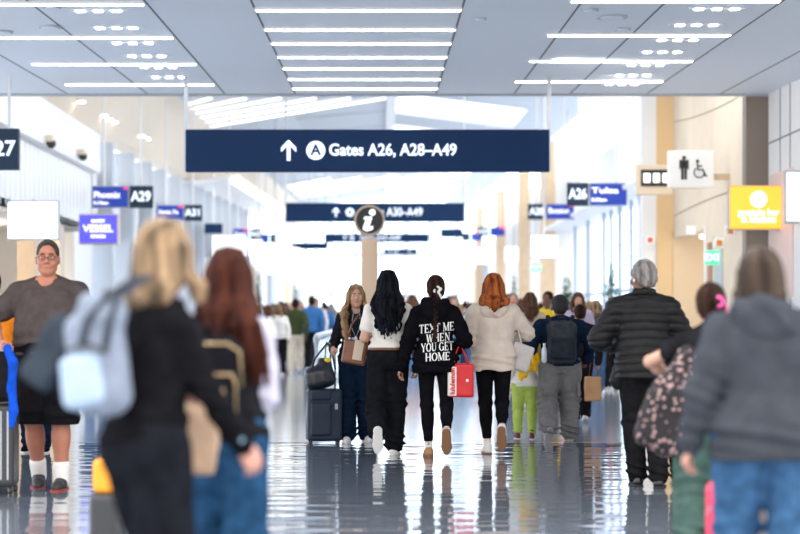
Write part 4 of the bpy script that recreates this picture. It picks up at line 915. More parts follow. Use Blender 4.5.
b = MB(); b.tube([(.02, .09, .56), (.02, .09, .985), (.03, .09, 1.0), (.115, .09, 1.0), (.125, .09, .985), (.125, .09, .56)], .010, 8); b.build('trolley_handle', STEEL, t, True)
t = thing('duffel_bag', 'shiny black duffel bag with a yellow patch resting on the navy suitcase', 'bag', (PX(322, dS), dS, 0), 8)
f = Fld((-.24, -.15, .54), (.2, .15, .98), .008); f.box((-.03, -.03, .685), (.155, .11, .125), .09, .02, rotm('Y', -12)); f.box((.02, -.03, .82), (.07, .07, .05), .05, .05); f.disp(folds(.012, 7, 20), .05); build_fld(f, 'body', mat('nylon_black', (.012, .016, .024), .28, .3, 30, .2), t)
MB().ell((.045, -.125, .86), (.035, .012, .026)).build('patch', mat('patch_yellow', (.85, .62, .02), .5), t, True)
for a in (-.10, .10): MB().tube([(-.13, -.10, .72), (-.08, -.10, .88), (.04, -.05, 1.02), (.06+a*.2, -.02, 1.04), (.09, -.05, .98), (.10+a*.3, -.09, .76)], .010, 8).build('strap', DARK, t, True)
# brown handbag carried on the white-tee woman's arm
t = bag_thing('handbag', 'brown leather handbag with open pale top, carried beside the white T-shirt woman', 'bag', B, -.31, .30, 0)
zc = EYE-(353-318)/107.7; softbox('body', LEATH, t, (0, 0, zc), (.115, .045, .115), .02, .008, .003, 4, R=rotm('Y', 10)); MB().box((.035, -.05, zc+.02), (.09, .014, .19), R=Matrix.Rotation(math.radians(10), 3, 'Y'), bev=.004).build('front_panel', mat('bag_cream', (.62, .50, .38), .5), t)
for x, m in ((-.05, mat('paper_white', (.8, .8, .8), .6)), (-.02, mat('paper_blue', (.2, .35, .6), .6)), (.0, mat('paper_pink', (.75, .4, .45), .6))): MB().box((x, 0, zc+.10), (.018, .06, .08)).build('booklet', m, t)
MB().tube([(-.07, 0, zc+.10), (-.03, 0, zc+.26), (.04, 0, zc+.36), (.09, 0, zc+.26), (.09, 0, zc+.10)], .009, 8).build('strap', LEATH, t, True)

# --- backpack man
E = Person('person in black cap, navy jacket and grey cargo trousers wearing a slate backpack', 560, 95.3, 1.52, 0, .0065, 'M', SKD, legs=((-.15, -.20, .17, 45, 4), (.12, .08, .085, 0)), arms=((-.30, .10, .98), (.32, .06, .95)), fat=1.25, sh=.235, curl=(1, .6))
E.body(); E.pants(fab('cargo_grey', (.17, .165, .165), .12), (.115, .115, .105), hem=.96, fold=.012, seed=12, name='cargo_trousers', top=1.0)
for e in (-1, 1): softbox('cargo_pocket', _M['fabric_cargo_grey'], E.root, (e*.215, .0, .60), (.022, .07, .08), .015, .009, .003, 2, k=E.k)
E.top(NAVYF, hem=.88, t=.03, sr=(.082, .07, .056), seed=14, fold=.008, name='jacket'); E.hair(mat('cap_black', (.012, .012, .014), .8, .3, 90), 'tight', name='knit_cap', cap=.016)
f = E.fld(1.45, 1.76); f.chain([E.hp(.098*math.cos(a), -.015, .02+.118*math.sin(a)) for a in [math.radians(-5+19*i) for i in range(11)]], [.010]*11, .005); build_fld(f, 'headband', DARK, E.root, E.k)
for e in (-1, 1): f = E.fld(1.4, 1.76); f.ell(E.hp(e*.097, -.012, -.005), (.022, .036, .042), .005); E.fin(f, 'ear_cup', mat('earcup_grey', (.10, .11, .13), .35))
E.shoes(fab('shoe_grey', (.16, .16, .17)), mat('sole_greyish', (.35, .34, .33), .7), 'sneaker', lace=WFAB)
def backpack(lab, p, m, m2, w, h, dep, z, zip_m=None, x=0, y=-.19, pock=.5, pk=None, gold=False, strap_over=True):
    t = bag_thing('backpack', lab, 'backpack', p, x, y, 0); k = p.k; q = .008 if p.fine else .016
    f = Fld((-w/2-.05, -dep/2-.07, z-h/2-.05), (w/2+.05, dep/2+.06, z+h/2+.07), q); f.box((0, 0, z), (w/2, dep/2, h/2), min(.075, dep/2), .01); f.cone((-.04, .03, z+h/2-.01), (.04, .03, z+h/2-.01), .02, .02, .02); f.disp(folds(.005, 5, 18), .04); bd = build_fld(f, 'body', m, t, k)
    f = Fld((-w/2-.03, -dep/2-.1, z-h/2-.03), (w/2+.03, .02, z+h/2+.03), q); f.box((0, -dep/2-.012, z-h*.14), (w*.42, .038, h*.5*pock), .03, .01); f.disp(folds(.003, 8, 22), .03); build_fld(f, 'front_pocket', pk or m2, t, k)
    zm = zip_m or DARK; r = .0055 if gold else .004; yy = -dep/2-.052; zt = z-h*.14+h*.5*pock
    MB().tube([V3(-w*.40, yy+.02, z-h*.25)*k, V3(-w*.40, yy, zt-.05)*k, V3(-w*.34, yy, zt-.015)*k, V3(w*.34, yy, zt-.015)*k, V3(w*.40, yy, zt-.05)*k, V3(w*.40, yy+.02, z-h*.25)*k], r*k, 6).build('pocket_zip', zm, t, True)
    MB().tube([V3(-w*.49, -dep*.30, z)*k, V3(-w*.45, -dep*.42, z+h*.36)*k, V3(-w*.25, -dep*.46, z+h*.44)*k, V3(w*.25, -dep*.46, z+h*.44)*k, V3(w*.45, -dep*.42, z+h*.36)*k, V3(w*.49, -dep*.30, z)*k], r*k, 6).build('main_zip', zm, t, True)
    MB().tube([V3(-.035, .0, z+h/2)*k, V3(-.03, .0, z+h/2+.04)*k, V3(.03, .0, z+h/2+.04)*k, V3(.035, .0, z+h/2)*k], .008*k, 8).build('handle', m2, t, True)
    if strap_over:
        for e in (-1, 1):
            f = Fld((-.3, -.12, z-h/2), (.3, .42, 1.6), q); sx = e*p.w*.62-x
            f.chain([(e*w*.28, dep/2, z+h*.42), (sx, .17+(-y-.19), 1.455), (sx, .25+(-y-.19), 1.40), (sx*1.1, .30+(-y-.19), 1.25)], [.022]*4, .02, ((0, 0, 1), 1.0)); build_fld(f, 'shoulder_strap', m2, t, k)
    return t
backpack('slate grey backpack worn by the person in the black cap', E, fab('pack_slate', (.040, .046, .056), .2), fab('pack_dark', (.025, .03, .04), .2), .34, .50, .17, 1.16, y=-.235)
t = bag_thing('water_bottle', 'small clear bottle in the side pocket of the slate backpack', 'bottle', E, -.205, -.25, 0); MB().tube([(0, 0, .92*E.k), (0, 0, .94*E.k), (0, 0, 1.08*E.k), (0, 0, 1.11*E.k), (0, 0, 1.13*E.k)], [.01, .03, .03, .014, .014], 14).build('bottle_body', mat('clear_plastic', (.6, .66, .72), .15), t, True); MB().cyl((0, 0, 1.13*E.k), (0, 0, 1.15*E.k), .016, 12).build('cap', WFAB, t)
# yellow jacket over his arm
t = bag_thing('yellow_jacket', 'bright yellow jacket draped over the arm of the backpack wearer', 'jacket', E, -.37, .0, 0)
f = Fld((-.2, -.14, .6), (.18, .14, 1.30), .009); f.chain([(.07, .0, 1.22), (.05, 0, 1.1), (.0, -.01, .92), (-.08, -.01, .76)], [.045, .07, .085, .05], .03, ((0, 1, 0), 1.5)); f.chain([(.08, -.02, 1.12), (.09, -.02, .95), (.07, -.02, .84)], [.05, .055, .03], .03, ((0, 1, 0), 1.4)); f.disp(lambda x, y, z: .010*np.sin(x*95+z*22)+.006*np.sin(z*60+x*30), .05); build_fld(f, 'cloth', fab('yellow', (.85, .50, .02), .15), t, E.k)
# kid in lime trousers
LIME = fab('lime', (.45, .58, .13), .08)
K1 = Person('child in lime green trousers and white top walking ahead of the yellow jacket', 525.5, 94, 1.12, 0, .010, 'F', SK, legs=((-.12, .08, .085, 0), (.10, -.05, .085, 0)), fat=1.15, curl=(.6, .6)); K1.body(); K1.pants(LIME, (.115, .085, .065), hem=.9, fold=.008, top=1.0); K1.top(WFAB, hem=.86, t=.03, sr=(.07, .06, .05)); K1.hair(HBR, 'bob'); K1.shoes(mat('maroon', (.16, .02, .035), .6), SOLEW, 'high')
# --- puffer man
PUF = mat('puffer_black', (.009, .009, .010), .5, .35, 24, .2, spec=.18)
G = Person('grey haired person in a black quilted puffer jacket and black trousers, walking away', 643, 131, 1.725, 0, .0065, 'M', SKD, legs=((-.03, .10, .085, 0, 4), (.11, -.06, .085, 0, -12)), arms=((-.19, .26, 1.06), (.20, .26, 1.04)), ehint=((-1, -.9, -.3), (1, -.9, -.3)), head=(32, -3), curl=(1, 1), sh=.195)
G.body(); G.pants(fab('trouser_black2', (.012, .012, .014), .2), (.096, .082, .074), hem=1.0, fold=.006, seed=15)
G.top(PUF, hem=.83, t=.038, sr=(.088, .088, .06), seed=16, fold=.006, name='puffer_jacket', quilt=.062, flare=.012)
f = G.fld(.68, .95); f.chain([(-.17, .02, .88), (-.19, .03, .80), (-.185, .03, .765)], [.06, .05, .035], .03); f.disp(folds(.005, 4), .04); G.fin(f, 'jacket_flap', PUF, G.topo)
f = G.fld(1.38, 1.55); f.chain([G.Nk+V3(-.06, .03, .035), G.Nk+V3(-.06, -.05, .045), G.Nk+V3(0, -.078, .05), G.Nk+V3(.06, -.05, .045), G.Nk+V3(.06, .03, .035)], [.026]*5, .02); G.fin(f, 'collar', PUF, G.topo)
G.hair(HGRY, 'curly', cap=.012); G.shoes(mat('leather_black', (.012, .012, .013), .2), SOLEB, 'sneaker')
f = G.fld(1.45, 1.7); f.ell(G.hp(-.085, .0, -.02), (.01, .01, .018), .005); G.fin(f, 'earbud', WFAB)
# --- child behind the floral girl
K2 = Person('small person in black trousers and trainers almost hidden behind the floral bag', 684, 131, 1.12, 0, .012, 'F', SK, legs=((-.06, .0, .085, 0), (.10, .0, .085, 0)), fat=1.1); K2.body(); K2.pants(BLACK, (.11, .09, .085), hem=.98, top=1.0); K2.top(BLACK, hem=.86, t=.02); K2.hair(HDBR, 'bob'); K2.shoes(mat('leather_black', (0, 0, 0)), SOLEB, 'sneaker')
# --- girl with floral bag
H_ = Person('girl with dark bun and pink scrunchie wearing a black top and sage green trousers', 711, 190, 1.465, 4, .008, 'F', SK, legs=((-.12, .05, .085, 0), (.05, -.05, .085, 0)), arms=((-.16, .25, 1.10), (.2, .15, 1.0)), ehint=((-1, -.15, .35), (.5, -1, 0)), head=(-8, 4), fat=1.05)
H_.body(); H_.pants(fab('sage', (.065, .115, .10), .15), (.11, .10, .10), seed=18, fold=.008); H_.top(WFAB, hem=.82, t=.012, sl='none', name='undershirt'); H_.top(BLK2, hem=1.0, t=.026, sl='short', sr=(.07, .06, .05), seed=19, slen=.5); H_.hair(HDBR, 'bun', cap=.016)
f = H_.fld(1.4, 1.76); f.chain([H_.hp(.035+.026*math.cos(a), -.135, .03+.026*math.sin(a)) for a in [i*math.pi/5 for i in range(11)]], [.010]*11, .01); H_.fin(f, 'scrunchie', mat('scrunchie_pink', (.85, .08, .35), .6))
f = H_.fld(1.4, 1.76); f.ell(H_.hp(.085, -.05, -.02), (.014, .03, .03), .01); H_.fin(f, 'hair_clip', mat('scrunchie_pink', (.85, .08, .35), .6))
H_.shoes(BLACK, SOLEB, 'sneaker')
FLOR = patterned('floral_black', (.012, .010, .014), (.42, .27, .26), 34, .30)
t = bag_thing('floral_bag', 'black soft bag with pink and white floral print carried on the girl\'s arm', 'bag', H_, -.22, -.05, 0, 0)
f = Fld((-.36, -.16, .50), (.26, .16, 1.38), .009); f.box((-.06, 0, .90), (.155, .07, .22), .07, .05, rotm('Y', 24)); f.box((.05, 0, 1.14), (.12, .06, .20), .06, .08, rotm('Y', 28)); f.disp(folds(.014, 9, 16), .06); build_fld(f, 'body', FLOR, t, H_.k)
MB().tube([V3(.10, .02, 1.15)*H_.k, V3(.16, .03, 1.30)*H_.k, V3(.22, .06, 1.33)*H_.k], .014, 8).build('strap', BLK2, t, True)
t = thing('suitcase', 'red and pink patterned small suitcase between the sage trousers and blue jeans', 'suitcase', (PX(727, 8.6), 8.6, 0)); softbox('body', patterned('pink_print', (.75, .04, .10), (.9, .55, .6), 22, .2), t, (0, 0, .30), (.09, .09, .25), .05, .01, 0)
for x in (-.06, .06):
    for y in (-.05, .05): MB().cyl((x-.01, y, .025), (x+.01, y, .025), .025, 12).build('wheel', DARK, t, True)
MB().tube([(-.04, .07, .54), (-.04, .07, .78), (.04, .07, .78), (.04, .07, .54)], .008, 8).build('handle', DARK, t, True)
# --- grey hoodie woman, near
GH = fab('hoodie_grey', (.050, .056, .068), .10, bump=.5, bs=90)
I = Person('woman with ash brown bob in a slate grey hoodie and blue jeans, close to us', 765, 250, 1.56, 0, .009, 'F', SKP, legs=((-.10, .12, .085, 0), (.11, -.10, .085, 0)), arms=((-.335, .02, .82), (.30, .05, .85)), fat=1.20, sh=.175, head=(6, 4), curl=(.7, .7), lean=(-.04, 0))
I.body(); I.pants(JEAN2, (.112, .095, .08), seed=22, fold=.008, name='jeans', off=.012); I.top(GH, hem=.80, t=.035, sr=(.088, .078, .052), seed=23, fold=.012, name='hoodie', hood=True, ff=16, bag=.015); I.hair(HASH, 'bob', cap=.018, n=60); I.shoes(BLACK, SOLEW, 'sneaker')
# --- blonde woman, nearest
J = Person('blonde woman in black with a wristwatch, nearest to us, carrying a grey bag', 149, 300, 1.61, -52, .009, 'F', SKP, legs=((-.10, .10, .085, 0), (.10, -.10, .085, 0)), arms=((-.14, .20, 1.10), (.15, .30, .90)), ehint=((-1, -.4, -.5), (.2, -1, 0)), fat=.97, sh=.14, head=(24, 0), curl=(.9, .55), lean=(0, .10))
J.body(); J.facebits(HBLD); J.pants(fab('legging_black', (.010, .011, .015), .2), (.118, .10, .09), seed=25, fold=.005); J.top(BLACK, hem=.93, t=.016, sr=(.058, .048, .040), seed=26, fold=.007, name='sweater')
f = J.fld(1.36, 1.55); f.chain([J.Nk+V3(-.075, .04, .0), J.Nk+V3(-.08, -.03, .02), J.Nk+V3(0, -.075, .03), J.Nk+V3(.08, -.03, .02), J.Nk+V3(.075, .04, .0)], [.026]*5, .02); f.disp(folds(.004, 4), .04); J.fin(f, 'collar', fab('hood_lilac_grey', (.26, .24, .31), .1))
for e in (1,): MB().tube([V3(.172, -.035, .92)*J.k, V3(.18, -.045, .75)*J.k, V3(.16, -.055, .5)*J.k, V3(.15, -.07, .2)*J.k], .010, 8).build('side_stripe', fab('stripe_grey', (.35, .33, .36)), J.root, True)
J.hair(HBLD, 'long', end=1.38, width=.125, n=80, wave=.026, seed=31, back=-.10, cap=.016, lock=.020); J.shoes(BLACK, SOLEW, 'sneaker')
f = J.fld(.7, 1.2); u = unit(J.Wr[1]-J.E[1]); f.cone(J.Wr[1]-u*.045, J.Wr[1]-u*.018, .034, .034, .004); J.fin(f, 'watch_strap', GREYW); MB().ell((J.Wr[1]-u*.03+V3(.03, -.01, .005))*J.k, (.012, .018, .018)).build('watch_face', mat('watch_blue', (.25, .40, .5), .2), J.root, True)
GRB = fab('bag_light_grey', (.20, .235, .30), .12, bump=.6, bs=60)
t = thing('backpack', 'light blue grey backpack hanging off the shoulder of the blonde woman', 'backpack', (PX(98, 6.15), 6.15, 0), -14)
zc = EYE-(362-318)/307; f = Fld((-.22, -.14, zc-.26), (.22, .14, zc+.30), .008); f.box((0, 0, zc), (.10, .065, .17), .06, .02, rotm('Y', -8)); f.box((.02, -.01, zc+.17), (.085, .05, .05), .045, .03, rotm('Y', 14)); f.disp(folds(.008, 13, 22), .05); build_fld(f, 'body', GRB, t)
f = Fld((-.16, -.16, zc-.22), (.16, .02, zc+.12), .008); f.box((-.025, -.065, zc-.06), (.07, .035, .085), .03, .01, rotm('Y', -10)); f.disp(folds(.004, 17, 30), .04); build_fld(f, 'front_pocket', fab('bag_pale_blue', (.36, .46, .60), .08), t)
for a, b_ in ((-.03, .05), (.05, .09)): MB().tube([(a, -.06, zc+.05), (a+.02, -.075, zc+.13), (b_, -.05, zc+.21), (b_+.09, .0, zc+.28)], .012, 8).build('strap', fab('strap_dark', (.05, .055, .07)), t, True)
MB().tube([(-.07, -.09, zc+.04), (0, -.1, zc+.06), (.07, -.07, zc+.03)], .006, 6).build('zip', DARK, t, True)
t = thing('dark_pouch', 'dark slate padded pouch swinging beside the light blue grey backpack', 'bag', (PX(52, 6.2), 6.2, 0), -14)
zc = EYE-(352-318)/303; f = Fld((-.16, -.1, zc-.2), (.22, .1, zc+.22), .009); f.box((.0, 0, zc), (.065, .035, .125), .034, .02, rotm('Y', 32)); f.disp(folds(.005, 6, 22), .04); build_fld(f, 'body', fab('pouch_slate', (.035, .045, .06), .2), t)
MB().tube([(.06, 0, zc+.08), (.12, 0, zc+.16), (.19, .02, zc+.2)], .010, 8).build('strap', DARK, t, True)
# --- brown haired woman with black backpack
K = Person('woman with long auburn brown hair, black vest and blue jeans, wearing a black backpack', 222, 260, 1.555, 0, .009, 'F', SKP, legs=((-.11, .10, .085, 0), (.10, -.10, .085, 0)), arms=((-.22, .04, .90), (.08, .27, 1.08)), ehint=((-1, -.6, 0), (.3, -.5, -1)), fat=1.0, sh=.14, head=(-5, 0), lean=(.05, 0), curl=(1.2, .8))
K.body(); K.pants(JEAN, (.115, .095, .08), seed=28, fold=.007, name='jeans', off=.014); K.top(fab('sleeve_lilac', (.52, .50, .62), .06), hem=.98, t=.012, sr=(.070, .066, .045), seed=29, name='sweater'); K.top(BLK2, hem=.90, t=.030, sl='none', seed=30, name='vest')
K.hair(HAUB, 'long', end=1.27, width=.125, n=100, wave=.012, seed=33, back=-.13, lock=.018, cap=.014)
f = K.fld(1.0, 1.5); r_ = random.Random(2)
for i in range(16): x0 = .06+.10*r_.random(); f.chain([K.hp(.05, -.09, -.05), V3(x0, -.15-.03*r_.random(), 1.38), V3(x0+.03, -.15, 1.26), V3(x0+.05+.02*math.sin(i), -.12, 1.12+.08*r_.random())], [.018, .018, .016, .006], .006)
K.fin(f, 'hair_lock', HAUB); K.shoes(WFAB, SOLEW, 'sneaker')
GOLD = mat('zip_gold', (.45, .32, .16), .35, metal=.6)
backpack('black backpack with gold zips worn by the auburn haired woman', K, fab('pack_black', (.010, .010, .014), .2), BLK2, .235, .40, .13, 1.13, GOLD, x=-.01, y=-.235, gold=True, pock=.62)
t = thing('paper_bag', 'crumpled tan paper bag held down beside the auburn haired woman\'s hip', 'bag', (PX(203, 6.9), 6.9, 0)); zc = EYE-(430-318)/274
f = Fld((-.13, -.09, zc-.21), (.13, .09, zc+.21), .008); f.box((0, 0, zc), (.06, .04, .16), .015, .01, rotm('Y', 6)); f.disp(folds(.008, 21, 30), .04); build_fld(f, 'body', mat('paper_tan', (.36, .24, .16), .7, .3, 30, .1), t); MB().tube([(-.035, 0, zc+.15), (-.03, 0, zc+.20), (.03, 0, zc+.20), (.035, 0, zc+.15)], .004, 6).build('handle', LEATH, t, True)

# --- bespectacled man
TEE = fab('tee_charcoal', (.072, .058, .056), .12)
L_ = Person('big man with glasses, charcoal T-shirt and black shorts walking towards us', 48, 131.8, 1.88, 180, .0065, 'B', skin('ruddy', (.42, .17, .11)), legs=((-.11, .10, .085, 0, -4), (.085, -.12, .10, 8, 8)), arms=((-.30, .12, .86), (.285, .20, 1.0)), ehint=((-1, -1, 0), (1, -.8, 0)), head=(6, -2), curl=(.6, 1.2), fat=1.06)
L_.legf = 1.28; L_.body(); L_.facebits(HDBR, lip=(.40, .16, .13)); L_.pants(BLACK, (.125, .120, .122), hem=.10, name='shorts', top=1.0, fold=.007, seed=33); L_.top(TEE, hem=.88, t=.014, sl='short', sr=(.080, .07, .06), vneck=(.062, .055), seed=35, fold=.010, name='tshirt', fz=.8, slen=.82, ff=16)
L_.hair(hairm('salt_dark', (.022, .018, .015), (.085, .075, .068)), 'short', cap=.003, facecut=(.082, .106)); L_.sockh = .075; L_.sockr = .052; L_.shoes(mat('trainer_black', (.03, .03, .034), .6, .2, 60), mat('sole_red', (.35, .03, .02), .6), 'sneaker', lace=WFAB, sock=WFAB, scale=1.04)
b = MB(); h = L_.hp
for e in (-1, 1):
    pts = [h(e*(.034+.024*math.cos(a)), .104, .004+.015*math.sin(a)) for a in [i*math.pi/6 for i in range(13)]]; b.tube([p*L_.k for p in pts], .0022, 5); b.tube([h(e*.058, .10, .008)*L_.k, h(e*.078, .07, .008)*L_.k, h(e*.080, -.01, .004)*L_.k], .002, 5)
b.tube([h(-.010, .106, .006)*L_.k, h(.010, .106, .006)*L_.k], .0022, 5); b.build('glasses', DARK, L_.root, True)
# luggage on the far side of him
t = thing('suitcase', 'black hard suitcase topped by blue bag, pushed by the man with glasses', 'suitcase', (PX(1, 13.9), 13.9, 0)); softbox('body', mat('case_black', (.03, .032, .037), .4), t, (0, 0, .36), (.115, .13, .31), .04, .01, 0)
for x in (-.09, .09):
    for y in (-.09, .09): MB().cyl((x-.012, y, .028), (x+.012, y, .028), .028, 12).build('wheel', DARK, t, True)
b = MB(); b.tube([(-.06, .10, .65), (-.06, .10, 1.05), (.06, .10, 1.05), (.06, .10, .65)], .010, 8); b.build('trolley_handle', STEEL, t, True)
for i in range(4): MB().box((-.075+.05*i, -.131, .36), (.012, .008, .5), bev=.003).build('rib', GREYW, t)
t = thing('blue_bag', 'bright blue bag with dangling straps on top of the black hard suitcase', 'bag', (PX(6, 13.75), 13.75, .67)); BLU = fab('royal_blue', (.01, .07, .48), .15)
f = Fld((-.16, -.12, -.03), (.18, .12, .50), .009); f.box((0, 0, .19), (.10, .07, .18), .06, .02); f.disp(folds(.008, 15, 20), .05); build_fld(f, 'body', BLK2, t); f = Fld((-.05, -.2, -.55), (.16, .06, .45), .008); f.chain([(.02, -.05, .40), (.07, -.09, .30), (.06, -.10, .10)], [.03, .035, .03], .02); f.chain([(.06, -.10, .14), (.085, -.15, -.05), (.07, -.16, -.16)], [.03, .035, .02], .02, ((0, 1, 0), 1.8)); f.disp(folds(.006, 25, 25), .04); build_fld(f, 'blue_cover', BLU, t)
P_ = Person('person in an orange top cut off behind the man with glasses', -9, 112, 1.72, 180, .012, 'M', SKT, fat=1.1); P_.body(); P_.pants(BLK2); P_.top(fab('orange', (.85, .25, .02), .1), hem=.9, t=.03, sl='short', sr=(.08, .07, .05)); P_.hair(HDBR, 'short'); P_.shoes(BLACK, SOLEW)
Q_ = Person('dark haired person in dark clothes hidden behind the man with glasses', 37, 104, 1.68, 180, .014, 'M', SKT); Q_.body(); Q_.pants(NAVYF); Q_.top(BLK2, hem=.9, t=.02); Q_.hair(HDBR, 'short'); Q_.shoes(BLACK, SOLEW)
# case with orange bag, near
t = thing('suitcase', 'black cabin suitcase standing under an orange bag near the blonde woman\'s hip', 'suitcase', (PX(107, 9.4), 9.4, 0)); softbox('body', mat('case_black', (0, 0, 0)), t, (0, 0, .235), (.075, .12, .19), .03, .01, 0)
for x in (-.05, .05):
    for y in (-.08, .08): MB().cyl((x-.01, y, .025), (x+.01, y, .025), .025, 12).build('wheel', DARK, t, True)
t = thing('orange_bag', 'orange yellow bag lying on the black cabin suitcase', 'bag', (PX(108, 9.4), 9.4, .425)); softbox('body', mat('bag_orange', (.9, .36, .02), .5, .2, 30), t, (0, 0, .085), (.065, .10, .085), .03, .009, .003); MB().tube([(-.03, -.05, .16), (-.02, -.05, .2), (.02, -.05, .2), (.03, -.05, .16)], .006, 6).build('handle', DARK, t, True)

# --- farther travellers
COLS = {'white': (.78, .77, .75), 'black': (.014, .014, .017), 'grey': (.28, .29, .31), 'navy': (.02, .04, .10), 'blue': (.05, .17, .42), 'sky blue': (.30, .50, .75), 'red': (.55, .04, .04), 'pink': (.75, .35, .40), 'orange': (.80, .28, .06), 'beige': (.55, .43, .32), 'olive': (.055, .070, .030), 'brown': (.16, .09, .055), 'yellow': (.85, .60, .04), 'teal': (.04, .25, .28), 'cream': (.70, .62, .50), 'khaki': (.36, .30, .20), 'maroon': (.20, .03, .05), 'charcoal': (.06, .065, .075), 'lilac': (.50, .44, .62), 'denim': (.09, .19, .36)}
def cm(c): return fab('w_'+c.replace(' ', '_'), COLS[c], .1)
HM = {'black': HBLK, 'brown': HBR, 'dark': HDBR, 'blonde': HBLD, 'grey': HGRY, 'red': HRED}
def walker(lab, px, sc, H, face, top, bot, hair, hk='short', bd='M', q=.018, sl='long', ph=0, skn=None, **kw):
    r = random.Random(int(px*7+sc)); st = .12+.08*r.random(); s_ = 1 if ph else -1
    p = Person(lab, px, sc, H, face, q, bd, skn or (SK, SKT, SKD, SKP)[r.randrange(4)], legs=((-.09, st*s_, .085, 0), (.09, -st*s_*1.1, .12, 20)), arms=((-.25, -.1*s_, .87), (.25, .12*s_, .88)), **kw)
    p.body(face=abs(face) > 90); p.pants(cm(bot), (.10, .085, .075), hem=.97); p.top(cm(top), hem=.88, t=.024, sl=sl, sr=(.072, .06, .048)); p.hair(HM[hair], hk, end=1.25, n=26, lock=.024, width=.12); p.shoes(BLACK if r.random() < .5 else WFAB, SOLEW); return p
N_ = walker('man in an olive sweater and cream trousers walking away alone down the hall', 295.5, 43, 1.73, 0, 'olive', 'cream', 'dark', q=.014)
t = bag_thing('duffel_bag', 'dark bag slung at the side of the olive sweater man', 'bag', N_, -.32, -.02, 0); softbox('body', BLK2, t, (0, 0, .92), (.13, .15, .13), .08, .015, .01); MB().tube([(-.02, 0, 1.03), (.1, 0, 1.25), (.2, 0, 1.38)], .012, 6).build('strap', BLK2, t, True)
W1 = walker('blonde woman in pale pink top and blue jeans wearing a small black backpack', 596, 60, 1.58, 0, 'pink', 'denim', 'blonde', 'long', 'F', q=.013)
backpack('small dark grey backpack on the blonde woman in blue jeans', W1, fab('pack_grey', (.05, .05, .06)), BLK2, .30, .40, .14, 1.17, x=.03)
W2 = walker('person in black with a white trouser stripe walking ahead of the backpack wearer', 580, 82, 1.45, 0, 'black', 'black', 'dark', 'short', q=.013)
t = bag_thing('paper_bag', 'brown paper shopping bag carried beside the black trousers with white stripe', 'bag', W2, .17, -.12, 0); softbox('body', mat('kraft_paper', (.45, .24, .11), .7, .2, 20, .1), t, (0, 0, .43), (.10, .06, .15), .015, .01, .006); MB().tube([(-.05, 0, .56), (-.03, 0, .74), (.05, 0, .74), (.06, 0, .56)], .006, 6).build('handle', LEATH, t, True)
walker('woman with brown hair in a beige coat walking beyond the beige hoodie', 530, 68, 1.66, 0, 'beige', 'grey', 'brown', 'long', 'F', q=.014)
walker('man in black with a yellow top under his jacket, beyond the black cap', 548, 64, 1.70, 150, 'yellow', 'black', 'dark', q=.014, skn=SKD)
walker('bald looking man in a black jacket beyond the red haired woman\'s shoulder', 513, 58, 1.72, 180, 'black', 'navy', 'grey', q=.014)
walker('woman with brown hair and pale lilac top beyond the black cap', 578, 62, 1.70, 180, 'lilac', 'denim', 'brown', 'long', 'F', q=.014)
walker('woman in a grey coat half hidden behind the puffer jacket', 612, 56, 1.66, 0, 'grey', 'black', 'brown', 'long', 'F', q=.014)
taken = [(o.location.x, o.location.y) for o in bpy.data.objects if o.name.startswith(('person', 'potted'))]
